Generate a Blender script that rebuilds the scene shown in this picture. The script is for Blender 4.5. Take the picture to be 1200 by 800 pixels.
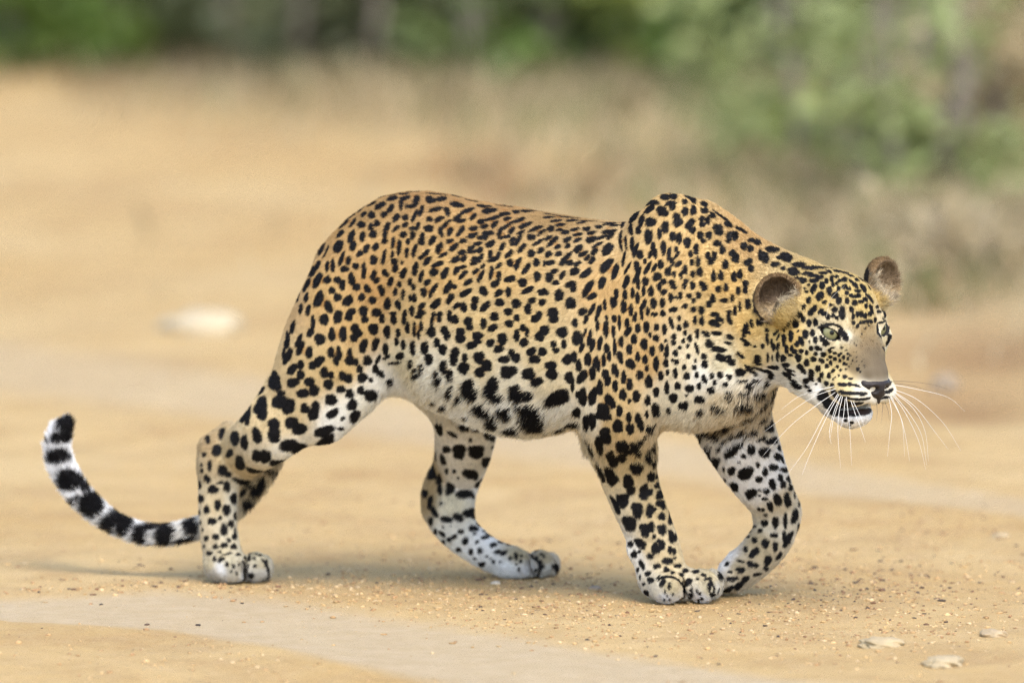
import bpy, bmesh, math, random, time
import numpy as np
from mathutils import Vector, Matrix
from mathutils.bvhtree import BVHTree

for o in list(bpy.data.objects):
    bpy.data.objects.remove(o)
SC = bpy.context.scene
COL = SC.collection
rng = np.random.default_rng(7)
random.seed(7)
T0 = time.time()

# ------------------------------------------------------------------ camera
CAM_D, CAM_H, AIM_Z = 20.0, 2.5, 0.416
PITCH = math.atan2(CAM_H - AIM_Z, CAM_D)
SLANT = math.hypot(CAM_D, CAM_H - AIM_Z)
FPX = 1200 * SLANT / 1.62
cam_d = bpy.data.cameras.new("camera")
cam = bpy.data.objects.new("camera", cam_d)
COL.objects.link(cam)
cam.location = (0, -CAM_D, CAM_H)
cam.rotation_euler = (math.pi / 2 - PITCH, 0, 0)
cam_d.sensor_width = 36
cam_d.lens = 36 * FPX / 1200
cam_d.clip_start = 0.5
cam_d.clip_end = 3000
cam_d.dof.use_dof = True
cam_d.dof.focus_distance = SLANT - 0.17
cam_d.dof.aperture_fstop = (cam_d.lens / 1000) / 0.185
SC.camera = cam

# ------------------------------------------------------------------ light
world = bpy.data.worlds.new("World")
SC.world = world
world.use_nodes = True
wn = world.node_tree
wn.nodes.clear()
wo = wn.nodes.new("ShaderNodeOutputWorld")
bg = wn.nodes.new("ShaderNodeBackground")
sky = wn.nodes.new("ShaderNodeTexSky")
sky.sky_type = 'NISHITA'
sky.sun_disc = False
SUN_EL, SUN_AZ = math.radians(54), math.radians(20)   # azimuth from the camera side: + right
sky.sun_elevation = SUN_EL
sky.air_density = 1.0
sky.dust_density = 1.6
sky.ozone_density = 1.0
bg.inputs["Strength"].default_value = 0.15
wn.links.new(sky.outputs[0], bg.inputs[0])
wn.links.new(bg.outputs[0], wo.inputs[0])
# the sun stands behind the camera's right shoulder, high in a bright hazy sky
sun_dir = Vector((math.sin(SUN_AZ) * math.cos(SUN_EL), -math.cos(SUN_AZ) * math.cos(SUN_EL), math.sin(SUN_EL)))
sky.sun_rotation = math.atan2(sun_dir.x, sun_dir.y)
sd = bpy.data.lights.new("sun", 'SUN')
sun = bpy.data.objects.new("sun", sd)
COL.objects.link(sun)
sd.energy = 1.25
sd.angle = math.radians(30)
sd.color = (1.0, 0.92, 0.80)
sun.rotation_euler = sun_dir.to_track_quat('Z', 'Y').to_euler()
sun.location = (0, -4, 8)
SC.view_settings.view_transform = 'Standard'
SC.view_settings.look = 'None'
SC.view_settings.exposure = 1.42
SC.view_settings.gamma = 1
SC.view_settings.use_curve_mapping = False
SC.render.engine = 'CYCLES'
SC.cycles.max_bounces = 6
SC.cycles.diffuse_bounces = 3
SC.cycles.glossy_bounces = 2
SC.cycles.transmission_bounces = 4
SC.cycles.transparent_max_bounces = 6
SC.cycles.use_denoising = True
SC.cycles.denoising_prefilter = 'NONE'
SC.cycles_curves.shape = 'RIBBONS'

# ------------------------------------------------------------------ helpers
cp, sp = math.cos(PITCH), math.sin(PITCH)
C0 = np.array([0, -CAM_D, CAM_H])
FW = np.array([0, cp, -sp]); UPV = np.array([0, sp, cp]); RT = np.array([1.0, 0, 0])

def ray(px, py):
    return FW + RT * ((px - 600) / FPX) - UPV * ((py - 400) / FPX)

def at(px, py, Y):
    """the point of the photograph's ray (px,py) that lies at depth Y metres behind the animal's zero line"""
    r = ray(px, py)
    return C0 + r * ((Y + CAM_D) / r[1])

def on_ground(px, py):
    r = ray(px, py)
    return C0 + r * (-C0[2] / r[2])

def PX(m=1.0):
    return m * 1.35e-3

def lin(c):
    c = np.asarray(c, float) / 255.0
    return np.where(c <= 0.04045, c / 12.92, ((c + 0.055) / 1.055) ** 2.4)

def tag(o, label=None, cat=None, group=None, kind=None):
    if label: o["label"] = label
    if cat: o["category"] = cat
    if group: o["group"] = group
    if kind: o["kind"] = kind
    return o

def mesh_obj(name, verts, faces, mat=None, parent=None, smooth=True):
    me = bpy.data.meshes.new(name)
    if isinstance(faces, np.ndarray):
        n, k = faces.shape
        me.vertices.add(len(verts)); me.vertices.foreach_set("co", np.asarray(verts, np.float32).ravel())
        me.loops.add(n * k); me.loops.foreach_set("vertex_index", faces.astype(np.int32).ravel())
        me.polygons.add(n)
        me.polygons.foreach_set("loop_start", np.arange(0, n * k, k, dtype=np.int32))
        me.polygons.foreach_set("loop_total", np.full(n, k, np.int32))
        me.update(calc_edges=True)
    else:
        me.from_pydata([tuple(v) for v in verts], [], faces)
        me.update()
    if smooth:
        me.polygons.foreach_set("use_smooth", np.ones(len(me.polygons), bool))
    o = bpy.data.objects.new(name, me)
    COL.objects.link(o)
    if mat: me.materials.append(mat)
    if parent: o.parent = parent
    return o

class Nodes:
    def __init__(self, name):
        self.m = bpy.data.materials.new(name)
        self.m.use_nodes = True
        self.t = self.m.node_tree
        self.t.nodes.clear()
        self.out = self.t.nodes.new("ShaderNodeOutputMaterial")
        self.b = self.t.nodes.new("ShaderNodeBsdfPrincipled")
        self.l(self.b.outputs[0], self.out.inputs[0])
    def n(self, typ, **kw):
        nd = self.t.nodes.new("ShaderNode" + typ)
        for k, v in kw.items():
            if k.startswith("i_"):
                nd.inputs[k[2:].replace("_", " ")].default_value = v
            else:
                setattr(nd, k, v)
        return nd
    def l(self, a, b):
        self.t.links.new(a, b)
    def noise(self, vec, scale, detail=4, rough=0.55, dist=0.0):
        nd = self.n("TexNoise")
        nd.inputs["Scale"].default_value = scale
        nd.inputs["Detail"].default_value = detail
        nd.inputs["Roughness"].default_value = rough
        nd.inputs["Distortion"].default_value = dist
        if vec is not None: self.l(vec, nd.inputs["Vector"])
        return nd.outputs["Fac"]
    def ramp(self, fac, stops, interp='LINEAR'):
        nd = self.n("ValToRGB")
        cr = nd.color_ramp
        cr.interpolation = interp
        while len(cr.elements) < len(stops): cr.elements.new(0.5)
        for e, (p, c) in zip(cr.elements, stops):
            e.position = p
            e.color = (*c, 1) if len(c) == 3 else c
        self.l(fac, nd.inputs[0])
        return nd.outputs[0]
    def mix(self, fac, a, b, mode='MIX'):
        nd = self.n("Mix", data_type='RGBA', blend_type=mode)
        for s, v in ((0, fac), (6, a), (7, b)):
            if hasattr(v, "is_output"): self.l(v, nd.inputs[s])
            else: nd.inputs[s].default_value = v if s == 0 else ((*v, 1) if len(v) == 3 else v)
        return nd.outputs[2]
    def math(self, op, a, b=0.0, clamp=False):
        nd = self.n("Math", operation=op, use_clamp=clamp)
        for s, v in ((0, a), (1, b)):
            if hasattr(v, "is_output"): self.l(v, nd.inputs[s])
            else: nd.inputs[s].default_value = v
        return nd.outputs[0]
    def bump(self, h, strength, dist):
        nd = self.n("Bump")
        nd.inputs["Strength"].default_value = strength
        nd.inputs["Distance"].default_value = dist
        self.l(h, nd.inputs["Height"])
        self.l(nd.outputs[0], self.b.inputs["Normal"])

# ------------------------------------------------------------------ implicit surfaces
def smin(a, b, k):
    if k <= 0: return np.minimum(a, b)
    h = np.clip(0.5 + 0.5 * (b - a) / k, 0, 1)
    return b + (a - b) * h - k * h * (1 - h)

def smax(a, b, k):
    return -smin(-a, -b, k)

class Field:
    """signed distance samples on a rectilinear grid"""
    def __init__(self, xs, ys, zs):
        self.ax = [np.asarray(a, np.float32) for a in (xs, ys, zs)]
        self.v = np.full(tuple(len(a) for a in self.ax), 1.0, np.float32)
    def box(self, lo, hi):
        sl = []
        for a, l, h in zip(self.ax, lo, hi):
            i0 = max(0, int(np.searchsorted(a, l)) - 1); i1 = min(len(a), int(np.searchsorted(a, h)) + 1)
            sl.append(slice(i0, max(i0 + 1, i1)))
        return tuple(sl)
    def pts(self, sl):
        return np.meshgrid(*[a[s] for a, s in zip(self.ax, sl)], indexing='ij')
    def add(self, lo, hi, fn, k, cut=False):
        pad = max(k, 0.0) + 0.016
        sl = self.box(np.asarray(lo) - pad, np.asarray(hi) + pad)
        X, Y, Z = self.pts(sl)
        d = fn(X, Y, Z).astype(np.float32)
        self.v[sl] = smax(self.v[sl], -d, k) if cut else smin(self.v[sl], d, k)

def surface_nets(F):
    V = F.v; ax = F.ax
    S = V < 0
    c = S[:-1, :-1, :-1].astype(np.int8)
    n = c.copy()
    for dx in (0, 1):
        for dy in (0, 1):
            for dz in (0, 1):
                if dx + dy + dz:
                    n += S[dx:S.shape[0] - 1 + dx, dy:S.shape[1] - 1 + dy, dz:S.shape[2] - 1 + dz]
    act = (n > 0) & (n < 8)
    I = np.argwhere(act)
    idx = np.full(act.shape, -1, np.int32)
    idx[act] = np.arange(len(I))
    corner = {}
    for d in np.ndindex(2, 2, 2):
        corner[d] = V[I[:, 0] + d[0], I[:, 1] + d[1], I[:, 2] + d[2]]
    acc = np.zeros((len(I), 3)); cnt = np.zeros(len(I))
    for a in range(3):
        for b0 in (0, 1):
            for b1 in (0, 1):
                d0 = [0, 0, 0]; o = [q for q in range(3) if q != a]
                d0[o[0]] = b0; d0[o[1]] = b1
                d1 = list(d0); d1[a] = 1
                va, vb = corner[tuple(d0)], corner[tuple(d1)]
                m = (va < 0) != (vb < 0)
                t = np.where(m, va / np.where(m, va - vb, 1), 0)
                p = np.tile(np.array(d0, float), (len(I), 1)); p[:, a] = t
                acc[m] += p[m]; cnt[m] += 1
    f = acc / cnt[:, None]
    P = np.empty_like(f)
    for a in range(3):
        A = ax[a]
        P[:, a] = A[I[:, a]] + f[:, a] * (A[I[:, a] + 1] - A[I[:, a]])
    quads = []
    for a in range(3):
        o = [q for q in range(3) if q != a]
        sl0 = [slice(None)] * 3; sl1 = [slice(None)] * 3
        sl0[a] = slice(0, -1); sl1[a] = slice(1, None)
        E = S[tuple(sl0)] != S[tuple(sl1)]
        J = np.argwhere(E)
        ok = (J[:, o[0]] > 0) & (J[:, o[1]] > 0) & (J[:, o[0]] < V.shape[o[0]] - 1) & (J[:, o[1]] < V.shape[o[1]] - 1)
        J = J[ok]
        def cell(da, db):
            q = J.copy(); q[:, o[0]] -= da; q[:, o[1]] -= db
            return idx[q[:, 0], q[:, 1], q[:, 2]]
        Q = np.stack([cell(1, 1), cell(0, 1), cell(0, 0), cell(1, 0)], 1)
        inside = S[J[:, 0], J[:, 1], J[:, 2]]
        flip = inside if a != 1 else ~inside
        Q[~flip] = Q[~flip][:, ::-1]
        quads.append(Q)
    Q = np.concatenate(quads)
    return P, Q

def smooth_mesh(P, Q, it=2, lam=0.5):
    e = np.concatenate([Q[:, [0, 1]], Q[:, [1, 2]], Q[:, [2, 3]], Q[:, [3, 0]]])
    for i in range(it):
        s = np.zeros_like(P); c = np.zeros(len(P))
        for a, b in ((0, 1), (1, 0)):
            for q in range(3):
                s[:, q] += np.bincount(e[:, a], P[e[:, b], q], len(P))
            c += np.bincount(e[:, a], minlength=len(P))
        P = P + lam * (s / c[:, None] - P)
    return P
# ================================================================== the ground
def axis(fine, step, far, grow=1.22):
    a = list(np.arange(fine[0], fine[1] + 1e-6, step))
    s = step
    x = a[-1]
    while x < far[1]: s *= grow; x += s; a.append(x)
    s = step; x = a[0]; pre = []
    while x > far[0]: s *= grow; x -= s; pre.append(x)
    return np.array(pre[::-1] + a)
gx = axis((-1.6, 1.6), 0.016, (-600, 600)); gy = np.concatenate([axis((-2.2, 3.4), 0.018, (-400, 3.39))[:-1], np.arange(3.42, 14, 0.07), axis((14.07, 14.2), 0.07, (14, 900))[1:]])
GX, GY = np.meshgrid(gx, gy, indexing='ij')

def vnoise(x, y, seed, scale):
    x = x * scale; y = y * scale
    xi, yi = np.floor(x).astype(np.int64), np.floor(y).astype(np.int64)
    xf, yf_ = x - xi, y - yi
    u, v = xf * xf * (3 - 2 * xf), yf_ * yf_ * (3 - 2 * yf_)
    def h(i, j):
        n = (i * 374761393 + j * 668265263 + seed * 1442695041) & 0xffffffff
        n = ((n ^ (n >> 13)) * 1274126177) & 0xffffffff
        return ((n ^ (n >> 16)) & 0xffff) / 65535.0
    return (h(xi, yi) * (1 - u) + h(xi + 1, yi) * u) * (1 - v) + (h(xi, yi + 1) * (1 - u) + h(xi + 1, yi + 1) * u) * v
def fbm(x, y, seed, scale, o=4):
    return sum(vnoise(x, y, seed + k, scale * 2 ** k) * .5 ** k for k in range(o)) / sum(.5 ** k for k in range(o))

def band(path, soft):
    """path: (px, py, half width in px rows): a strip on the ground, 1 inside"""
    pts = np.array([[*on_ground(p[0], p[1])[:2], abs(on_ground(p[0], p[1] - p[2])[1] - on_ground(p[0], p[1] + p[2])[1]) / 2] for p in path])
    best = np.zeros_like(GX)
    yc = np.interp(GX, pts[:, 0], pts[:, 1]); hw = np.interp(GX, pts[:, 0], pts[:, 2])
    wob = (fbm(GX, GY, 5, 2.2) - .5) * .35 + (fbm(GX, GY, 9, 9) - .5) * .08
    d = (np.abs(GY - yc + wob * hw * 1.2) - hw) / (soft * np.maximum(hw, .02))
    return np.clip(.5 - d, 0, 1)
track = np.maximum(band([(-300, 385, 30), (0, 432, 30), (200, 455, 27), (450, 492, 24), (800, 540, 20), (1000, 566, 15), (1200, 592, 11), (1500, 630, 11)], .8) * .62,
                   band([(-300, 712, 10), (0, 712, 12), (200, 712, 22), (330, 728, 28), (500, 760, 34), (700, 790, 30), (900, 812, 24), (1200, 850, 26)], .42))
def blob(px, py, rx, ry, amt):
    c = on_ground(px, py); r = abs(on_ground(px, py - ry)[1] - on_ground(px, py + ry)[1]) / 2; w = rx * 1.35e-3 * (c[1] + 20) / 20
    return amt * np.exp(-(((GX - c[0]) / w) ** 2 + ((GY - c[1]) / r) ** 2))
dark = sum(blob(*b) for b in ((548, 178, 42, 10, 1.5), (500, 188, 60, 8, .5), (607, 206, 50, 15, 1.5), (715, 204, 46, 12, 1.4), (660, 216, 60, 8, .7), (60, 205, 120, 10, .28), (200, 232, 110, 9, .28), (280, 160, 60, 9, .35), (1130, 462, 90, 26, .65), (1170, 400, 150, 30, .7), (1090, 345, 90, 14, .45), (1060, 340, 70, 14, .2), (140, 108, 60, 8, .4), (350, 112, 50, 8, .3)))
rowline = np.array([on_ground(p[0], p[1])[:2] for p in ((-900, 40), (-300, 60), (0, 72), (200, 100), (400, 128), (560, 158), (700, 188), (860, 215), (960, 275), (1060, 330), (1200, 380), (1600, 430), (2500, 520))])
edge = np.interp(GX, rowline[:, 0], rowline[:, 1])
verge = np.clip((GY - edge + (fbm(GX, GY, 21, .9) - .5) * 2.2) / 1.3 + .4, 0, 1)
near0 = np.exp(-((GX / 1.0) ** 2 + ((GY - .05) / .55) ** 2) ** 2)
GZ = (fbm(GX, GY, 3, .35) - .5) * .10 * np.clip((np.abs(GY) - 1) / 6, 0, 1) + (fbm(GX, GY, 31, 3.1, 3) - .5) * .016 * (1 - near0 * .7) * np.clip(1 - track * .7, .2, 1) + (fbm(GX, GY, 41, 26, 3) - .5) * .0075 * (1 - track * .75)
GZ += -track * .006 + verge * .05 * fbm(GX, GY, 51, 1.5) - dark * .05 * (GY > 2)
# the paws stand on level ground
for (px, py) in ((280, 682), (300, 678), (615, 675), (640, 676), (800, 706), (825, 704), (850, 696)):
    c = on_ground(px, py)
    w = np.exp(-(((GX - c[0]) / .07) ** 2 + ((GY - c[1]) / .07) ** 2))
    GZ = GZ * (1 - w) - .0015 * w
GZ[(np.abs(GX) > 60) | (np.abs(GY) > 100)] = 0
def ground_z(x, y):
    i = np.clip(np.searchsorted(gx, x) - 1, 0, len(gx) - 2); j = np.clip(np.searchsorted(gy, y) - 1, 0, len(gy) - 2)
    u = (x - gx[i]) / (gx[i + 1] - gx[i]); v = (y - gy[j]) / (gy[j + 1] - gy[j])
    return GZ[i, j] * (1 - u) * (1 - v) + GZ[i + 1, j] * u * (1 - v) + GZ[i, j + 1] * (1 - u) * v + GZ[i + 1, j + 1] * u * v
nx_, ny_ = GX.shape
ii = np.arange(nx_ * ny_).reshape(nx_, ny_)
gq = np.stack([ii[:-1, :-1], ii[1:, :-1], ii[1:, 1:], ii[:-1, 1:]], -1).reshape(-1, 4)
gm = Nodes("sandy_track")
oc = gm.n("TexCoord").outputs["Object"]
A = lambda nme: gm.n("Attribute", attribute_name=nme).outputs["Fac"]
n1 = gm.noise(oc, 1.3, 6); n2 = gm.noise(oc, 22, 5, .65); n3 = gm.noise(oc, 160, 4, .7); n4 = gm.noise(oc, 5.5, 5, .6, .6)
sand = gm.mix(gm.ramp(n1, [(.35, (0, 0, 0)), (.65, (1, 1, 1))]), (0.570, 0.372, 0.150), (0.650, 0.462, 0.218))
sand = gm.mix(gm.math('MULTIPLY', gm.ramp(n4, [(.42, (0, 0, 0)), (.68, (1, 1, 1))]), .45), sand, (0.36, 0.205, 0.08))
sand = gm.mix(gm.math('MULTIPLY', gm.ramp(n2, [(.45, (0, 0, 0)), (.72, (1, 1, 1))]), .35), sand, (0.60, 0.43, 0.24))
sand = gm.mix(gm.math('MULTIPLY', gm.ramp(n3, [(.56, (0, 0, 0)), (.68, (1, 1, 1))]), .45), sand, (0.70, 0.53, 0.31))
sand = gm.mix(gm.math('MULTIPLY', gm.ramp(n3, [(.30, (1, 1, 1)), (.42, (0, 0, 0))]), .45), sand, (0.24, 0.135, 0.06))
trk = gm.mix(gm.ramp(n2, [(.35, (0, 0, 0)), (.7, (1, 1, 1))]), (0.54, 0.415, 0.255), (0.61, 0.485, 0.315))
c = gm.mix(gm.math('MULTIPLY', A("track"), .8), sand, trk)
ver = gm.mix(gm.ramp(gm.noise(oc, 2.6, 5, .6), [(.38, (0, 0, 0)), (.62, (1, 1, 1))]), (0.42, 0.34, 0.18), (0.50, 0.37, 0.19))
c = gm.mix(gm.math('MULTIPLY', A("verge"), .8), c, ver)
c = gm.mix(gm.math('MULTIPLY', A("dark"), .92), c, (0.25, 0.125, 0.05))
gm.l(c, gm.b.inputs["Base Color"])
gm.b.inputs["Roughness"].default_value = 0.95
gm.b.inputs["Specular IOR Level"].default_value = 0.15
hgt = gm.math('ADD', gm.math('MULTIPLY', n3, .5), gm.noise(oc, 420, 3, .7))
gm.bump(hgt, 0.9, 0.006)
ground = mesh_obj("ground", np.stack([GX, GY, GZ], -1).reshape(-1, 3), gq, gm.m)
for nme, arr in (("track", track), ("dark", np.clip(dark, 0, 1)), ("verge", verge)):
    a = ground.data.attributes.new(nme, 'FLOAT', 'POINT'); a.data.foreach_set("value", arr.astype(np.float32).ravel())
tag(ground, "sandy dirt track with pale worn wheel ruts", kind='structure')

# ---- grit lying on the sand
def ico():
    bm = bmesh.new(); bmesh.ops.create_icosphere(bm, subdivisions=1, radius=1.0)
    v = np.array([x.co[:] for x in bm.verts]); f = np.array([[q.index for q in x.verts] for x in bm.faces]); bm.free()
    return v, f
IV, IF = ico()
def scatter(name, pts, sizes, cols, mat, flat=.55, sink=.25):
    n = len(pts)
    V = IV[None] * (1 + .28 * rng.normal(size=(n, len(IV), 1)).clip(-1.5, 1.5))
    ang = rng.uniform(0, 6.28, n); ca_, sa_ = np.cos(ang), np.sin(ang)
    sx = sizes * rng.uniform(.8, 1.5, n); sy = sizes * rng.uniform(.6, 1.1, n); sz = sizes * flat * rng.uniform(.7, 1.2, n)
    X = V[:, :, 0] * sx[:, None]; Y = V[:, :, 1] * sy[:, None]; Z = V[:, :, 2] * sz[:, None]
    W = np.stack([X * ca_[:, None] - Y * sa_[:, None] + pts[:, 0:1], X * sa_[:, None] + Y * ca_[:, None] + pts[:, 1:2], Z + pts[:, 2:3] + (sz * (1 - 2 * sink))[:, None] * .5], -1)
    F = IF[None] + (np.arange(n) * len(IV))[:, None, None]
    o = mesh_obj(name, W.reshape(-1, 3), F.reshape(-1, 3), mat, smooth=False)
    at_ = o.data.color_attributes.new("tone", 'FLOAT_COLOR', 'POINT')
    at_.data.foreach_set("color", np.concatenate([np.repeat(cols, len(IV), 0), np.ones((n * len(IV), 1))], 1).astype(np.float32).ravel())
    return o
gv = Nodes("grit")
gv.l(gv.n("Attribute", attribute_name="tone").outputs["Color"], gv.b.inputs["Base Color"]); gv.b.inputs["Roughness"].default_value = .9
def grit(name, n, clusters, smin_, smax_, pal, label):
    P_ = []
    w = np.array([c[4] for c in clusters], float); w /= w.sum()
    for ci in rng.choice(len(clusters), n, p=w):
        px, py, rx, ry, _ = clusters[ci]
        P_.append(on_ground(px + rng.normal() * rx, min(max(py + rng.normal() * ry, 330), 830)))
    P_ = np.array(P_)
    keep = rng.random(n) > .9 * np.interp(np.zeros(n), [0, 1], [0, 1])
    tz = ground_z(P_[:, 0], P_[:, 1])
    iN = np.clip(np.searchsorted(gx, P_[:, 0]), 0, nx_ - 1); jN = np.clip(np.searchsorted(gy, P_[:, 1]), 0, ny_ - 1)
    P_ = P_[rng.random(n) > track[iN, jN] * .85]; P_[:, 2] = ground_z(P_[:, 0], P_[:, 1])
    n = len(P_)
    sz = smin_ + (smax_ - smin_) * rng.random(n) ** 3.0
    pal = np.array(pal); cl_ = pal[rng.integers(0, len(pal), n)] * rng.uniform(.75, 1.2, (n, 1))
    tag(scatter(name, P_, sz, cl_, gv.m), label, kind='stuff')
CL = [(600, 690, 320, 34, 3.0), (640, 705, 90, 26, 2.0), (980, 700, 150, 34, 2.2), (1000, 740, 160, 24, 1.2), (430, 690, 120, 14, 1.0), (200, 690, 160, 8, .7), (300, 780, 260, 22, 1.0), (600, 620, 420, 40, 1.5), (950, 650, 180, 30, 1.0)]
grit("gravel", 9000, CL, .0012, .0048, [(.46, .30, .13), (.50, .34, .16), (.40, .25, .11), (.54, .39, .21), (.34, .20, .09)], "fine pale sand grit strewn over the track")
CLD = [(640, 700, 80, 24, 3), (1000, 685, 90, 20, 4), (1040, 690, 60, 16, 2), (430, 680, 100, 10, 1), (160, 670, 150, 12, .8), (120, 720, 120, 20, .8), (850, 735, 200, 24, 1.2), (700, 640, 350, 50, 1.5), (1100, 610, 80, 12, 1.), (210, 690, 60, 6, 1.)]
grit("dark_grit", 850, CLD, .0014, .0050, [(.09, .055, .035), (.14, .075, .04), (.20, .10, .05), (.06, .045, .035)], "dark crumbs of soil and dung scattered on the sand")

# ---- single stones
def stone(name, px, py, w, d, h, col, label, seed, sub=4, rough=.35):
    c = on_ground(px, py)
    bm = bmesh.new(); bmesh.ops.create_icosphere(bm, subdivisions=sub, radius=1.0)
    v = np.array([x.co[:] for x in bm.verts]); f = [[q.index for q in x.verts] for x in bm.faces]; bm.free()
    r = 1 + rough * (fbm(v[:, 0] * 1 + v[:, 2] * .7 + 10, v[:, 1] + v[:, 2] * .4 + 10, seed, 1.9, 4) - .5) * 2
    v = v * r[:, None]
    v = np.sign(v) * np.abs(v) ** .85
    v = v * np.array([w / 2, d / 2, h])
    v[:, 2] = np.maximum(v[:, 2], -h * .3)
    m = Nodes(name + "_rock")
    oc = m.n("TexCoord").outputs["Object"]
    m.l(m.ramp(m.noise(oc, 26, 6, .65), [(.3, tuple(np.array(col) * .72)), (.7, tuple(np.minimum(np.array(col) * 1.12, .85)))]), m.b.inputs["Base Color"])
    m.b.inputs["Roughness"].default_value = .9
    m.bump(m.noise(oc, 90, 5, .7), .7, .006)
    o = mesh_obj(name, v, f, m.m)
    o.location = (c[0], c[1], float(ground_z(np.array([c[0]]), np.array([c[1]]))[0]) + h * .15)
    o.rotation_euler = (0, 0, rng.uniform(-.2, .2))
    tag(o, label, "stone")
    return o
stone("stone", 236, 392, .150, .12, .030, (.50, .42, .28), "largest pale flat stone lying behind the leopard's haunch", 2)
stone("stone", 1032, 754, .068, .075, .009, (.47, .36, .20), "flat tan stone slab bedded in sand, the upper of two in the right foreground", 5, rough=.6)
stone("stone", 1105, 778, .062, .07, .010, (.46, .36, .21), "flat whitish stone near the bottom right edge of the picture", 8, rough=.6)
stone("stone", 1106, 442, .050, .06, .026, (.30, .235, .16), "small blurred grey stone on the bare earth beyond the whiskers", 11)
stone("stone", 1165, 743, .04, .05, .007, (.44, .33, .19), "small pale stone chip at the right edge of the foreground", 14, rough=.6)
stone("stone", 697, 690, .022, .03, .005, (.30, .235, .16), "thin pale chip of stone left of the near forepaw", 17, sub=3)
stone("stone", 1173, 626, .030, .03, .006, (.44, .34, .20), "little pale stone far right above the foreground", 19, sub=3)
stone("stone", 581, 684, .016, .02, .004, (.62, .52, .38), "thin pale chip of stone under the far hind paw", 23, sub=3)

# ================================================================== scrub along the far side
def leaf_mat(name, a, b, trans=.35):
    m = Nodes(name)
    oi = m.n("Attribute", attribute_name="tone").outputs["Fac"]
    c = m.mix(oi, a, b)
    m.l(c, m.b.inputs["Base Color"]); m.b.inputs["Roughness"].default_value = .55
    tr = m.n("BsdfTranslucent"); m.l(c, tr.inputs["Color"])
    mx = m.n("MixShader"); mx.inputs[0].default_value = trans
    m.l(m.b.outputs[0], mx.inputs[1]); m.l(tr.outputs[0], mx.inputs[2]); m.l(mx.outputs[0], m.out.inputs[0])
    return m.m
LM = {"bright": leaf_mat("bright_leaf", (.095, .16, .025), (.17, .26, .05)), "yellow": leaf_mat("yellow_green_leaf", (.20, .27, .05), (.42, .46, .12)), "mid": leaf_mat("green_leaf", (.10, .145, .04), (.20, .25, .085)),
      "dark": leaf_mat("dark_leaf", (.05, .07, .025), (.12, .14, .06)), "olive": leaf_mat("olive_leaf", (.10, .11, .045), (.20, .21, .10)), "light": leaf_mat("light_leaf", (.22, .26, .085), (.38, .43, .17)), "grey": leaf_mat("grey_green_leaf", (.20, .225, .12), (.34, .35, .20)), "dry": leaf_mat("dry_leaf", (.40, .31, .17), (.58, .47, .28)), "brown": leaf_mat("brown_leaf", (.13, .09, .055), (.22, .16, .10))}
bk = Nodes("bark"); oc = bk.n("TexCoord").outputs["Object"]
bk.l(bk.ramp(bk.noise(oc, 30, 5, .7), [(.3, (.12, .09, .065)), (.7, (.30, .26, .21))]), bk.b.inputs["Base Color"]); bk.b.inputs["Roughness"].default_value = .9
bk.bump(bk.noise(oc, 60, 4), .6, .01)
def tube(pts, radii, seg=7):
    pts = np.asarray(pts, float); v, f = [], []
    for i, p in enumerate(pts):
        t = pts[min(i + 1, len(pts) - 1)] - pts[max(i - 1, 0)]; t /= np.linalg.norm(t)
        a = np.cross(t, (0.3, .9, .2)); a /= np.linalg.norm(a); b = np.cross(t, a)
        for k in range(seg):
            q = 2 * math.pi * k / seg
            v.append(p + (a * math.cos(q) + b * math.sin(q)) * radii[i])
    for i in range(len(pts) - 1):
        for k in range(seg): f.append((i * seg + k, i * seg + (k + 1) % seg, (i + 1) * seg + (k + 1) % seg, (i + 1) * seg + k))
    f.append(tuple(range(seg))[::-1]); f.append(tuple(range((len(pts) - 1) * seg, len(pts) * seg)))
    return np.array(v), f
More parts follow.
